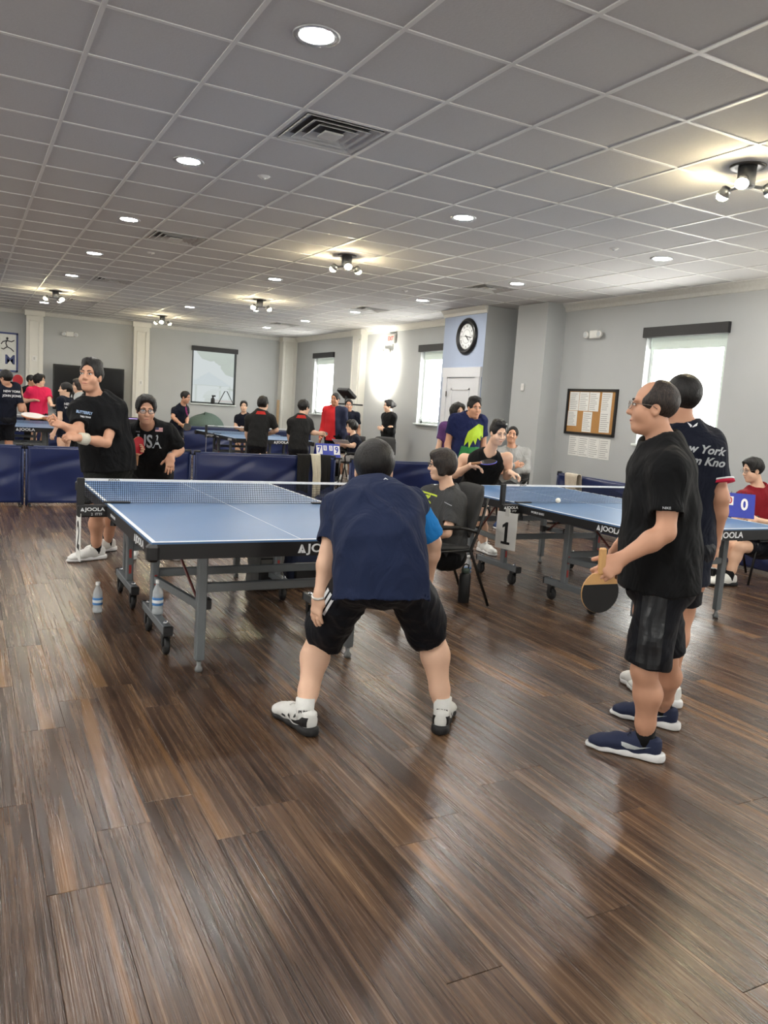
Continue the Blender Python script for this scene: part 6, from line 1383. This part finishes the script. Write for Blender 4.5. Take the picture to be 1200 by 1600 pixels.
p19 = person('player in charcoal shirt with red collar, back turned, left of the far pair', colm(405, 13.2), 165, 1.66, q=2, bw=.9, look=160, hunch=.03, P=dict(hd=(411, 632, .1), nk=(408, 644, .05), sl=(388, 655, .0), sr=(424, 655, .05), er=(432, 672, .05), wr=(416, 680, .2), el=(386, 676, .1), wl=(388, 690, .2), pl=(402, 692, -.05)), top=tee(CHB, inf=.03), bottom=shorts(BLKSH), hem=.06, sleeve=.85, short=1.0, shoes=(SBLK, SOLEW, LACEW), hair=('spiky', HAIRK), skin_m=0, hs=1.18, collar=REDC)
p20 = person('player in charcoal shirt with red collar holding a paddle, right of the far pair', colm(470, 13.2), 150, 1.64, q=2, bw=.9, look=140, hunch=.03, P=dict(hd=(475, 637, .1), nk=(471, 650, .05), sl=(455, 660, -.02), sr=(482, 660, .08), er=(488, 676, .05), wr=(498, 677, .05), pl=(466, 698, -.05), el=(452, 680, .1), wl=(455, 696, .2)), top=tee(CHB, inf=.025), bottom=pants(BLKSH), hem=.05, sleeve=.85, shoes=(SBLK, SOLEW, LACEW), hair=('spiky', HAIRK), skin_m=0, hs=1.15, collar=REDC)
paddle(WH(504, 678, 13.3), RC[0] + np.array([0, 0, -.1]), np.array([.1, -.5, .8]), 'black paddle held out by the right-hand player at the far table', RUBK, RUBR, False, 1.1)
for o_ in (p19, p20):
    me_ = poly_mesh([[(-.085, .02), (.085, .02), (.06, .07), (-.06, .07)]], .03); zc = unit(CAMP - o_['J']['nk']); decal('red_yoke', me_, REDC, o_['root'], o_['off'], bvh(*o_['sv']), o_['spine'](.93) + zc * .1 - np.array([0, 0, .02]), np.cross((0, 0, 1), zc), (0, 0, 1), .006)
x21 = colm(524, 15.2); RJ = two_tone('red_navy_jacket', (196, 28, 36), (24, 30, 58), tuple(RC[0]), .10, .004)
p21 = person('man in red and navy track jacket standing beside the seated scorer', x21, -22, 1.70, q=2, look=-30, top=dict(kind='jacket', mat=RJ), bottom=pants(BLACK), shoes=(SBLK, SOLEW, LACEW), hair=('short', HAIRK), skin_m=2, hs=1.08)
p22 = person('man with glasses in navy shirt standing by the floodlight stand', colm(545, 15.7), -5, 1.60, q=2, look=0, top=tee(DKNAVY), bottom=shorts(BLKSH), shoes=(SW, SOLEW, LACEW), hair=('short', HAIRK), glasses='metal', skin_m=1, hs=1.1)
decal('magenta_panel', poly_mesh([[(-.14, -.20), (.14, -.20), (.13, -.02), (-.13, -.02)]], .03), M('plum_check', (96, 34, 70), .8, var=.5, scale=30), p22['root'], p22['off'], bvh(*p22['sv']), WH(544, 668, 15.5), RC[0], (0, 0, 1))
c23 = colm(546, 14.6)
p23 = person('scorer with glasses in navy shirt seated at the far court with papers', c23, -62, 1.58, 'sit', q=2, look=-70, bw=.92, P=dict(hd=(549, 667, 0), nk=(553, 681, 0), sl=(557, 687, -.12), sr=(545, 686, .12), pl=(555, 716, 0), el=(552, 697, -.18), wl=(534, 694, -.25), er=(540, 697, .1), wr=(533, 693, -.1)), top=tee(DKNAVY), bottom=shorts(cloth('pale_grey_shorts', (170, 168, 166))), hem=.03, shoes=(SW, SOLEW, LACEW), hair=('curly', HAIRK), glasses='black', skin_m=0, hs=1.08)
chair(c23[0], c23[1], math.atan2(-p23['cdir'](-62)[0], p23['cdir'](-62)[1]), 'black chair under the seated scorer at the far court')
flipper(tuple(WH(511, 707, 14.0)), math.atan2(RC[0][1], RC[0][0]) + .35, ['7', '1', '1', '9'], 'bbbb', 'blue score flipper standing beside the seated scorer', 1.1).location.z = .55
so_ = empty('scoring_table', (*colm(511, 14.0), 0)); MB().cbox((0, 0, .535), (.56, .34, .025), .006).build('table_top', BLK, so_)
for sx in (-.24, .24):
    for sy in (-.13, .13): MB().tube([(sx, sy, 0), (sx, sy, .53)], .012).build('leg', BLK, so_, True)
tag(so_, 'small black stand under the far score flipper', 'stand')
pa = WH(533, 690, 14.25); pp_ = empty('score_sheet', tuple(pa)); MB().cbox((0, 0, 0), (.30, .21, .003), .0005, frame((-.6, -.7, .35))).build('sheet', PAPER, pp_); tag(pp_, 'white score sheet in the hands of the seated scorer', 'paper')
p24 = person('woman in black jacket with folded arms leaning on the far wall', colm(609, 15.6), -62, 1.64, q=2, look=-78, bw=.92, P=dict(er=(600, 675, .12), wr=(607, 668, -.10), el=(613, 675, -.12), wl=(600, 671, -.15)), top=dict(kind='jacket', mat=BLACK), bottom=pants(BLACK), shoes=(SBLK, SOLEW, LACEW), hair=('bun', HAIRK), skin_m=0, hs=1.08)
c25 = colm(596, 15.0); chair(c25[0], c25[1], 2.2, 'empty black chair beside the woman in the black jacket')
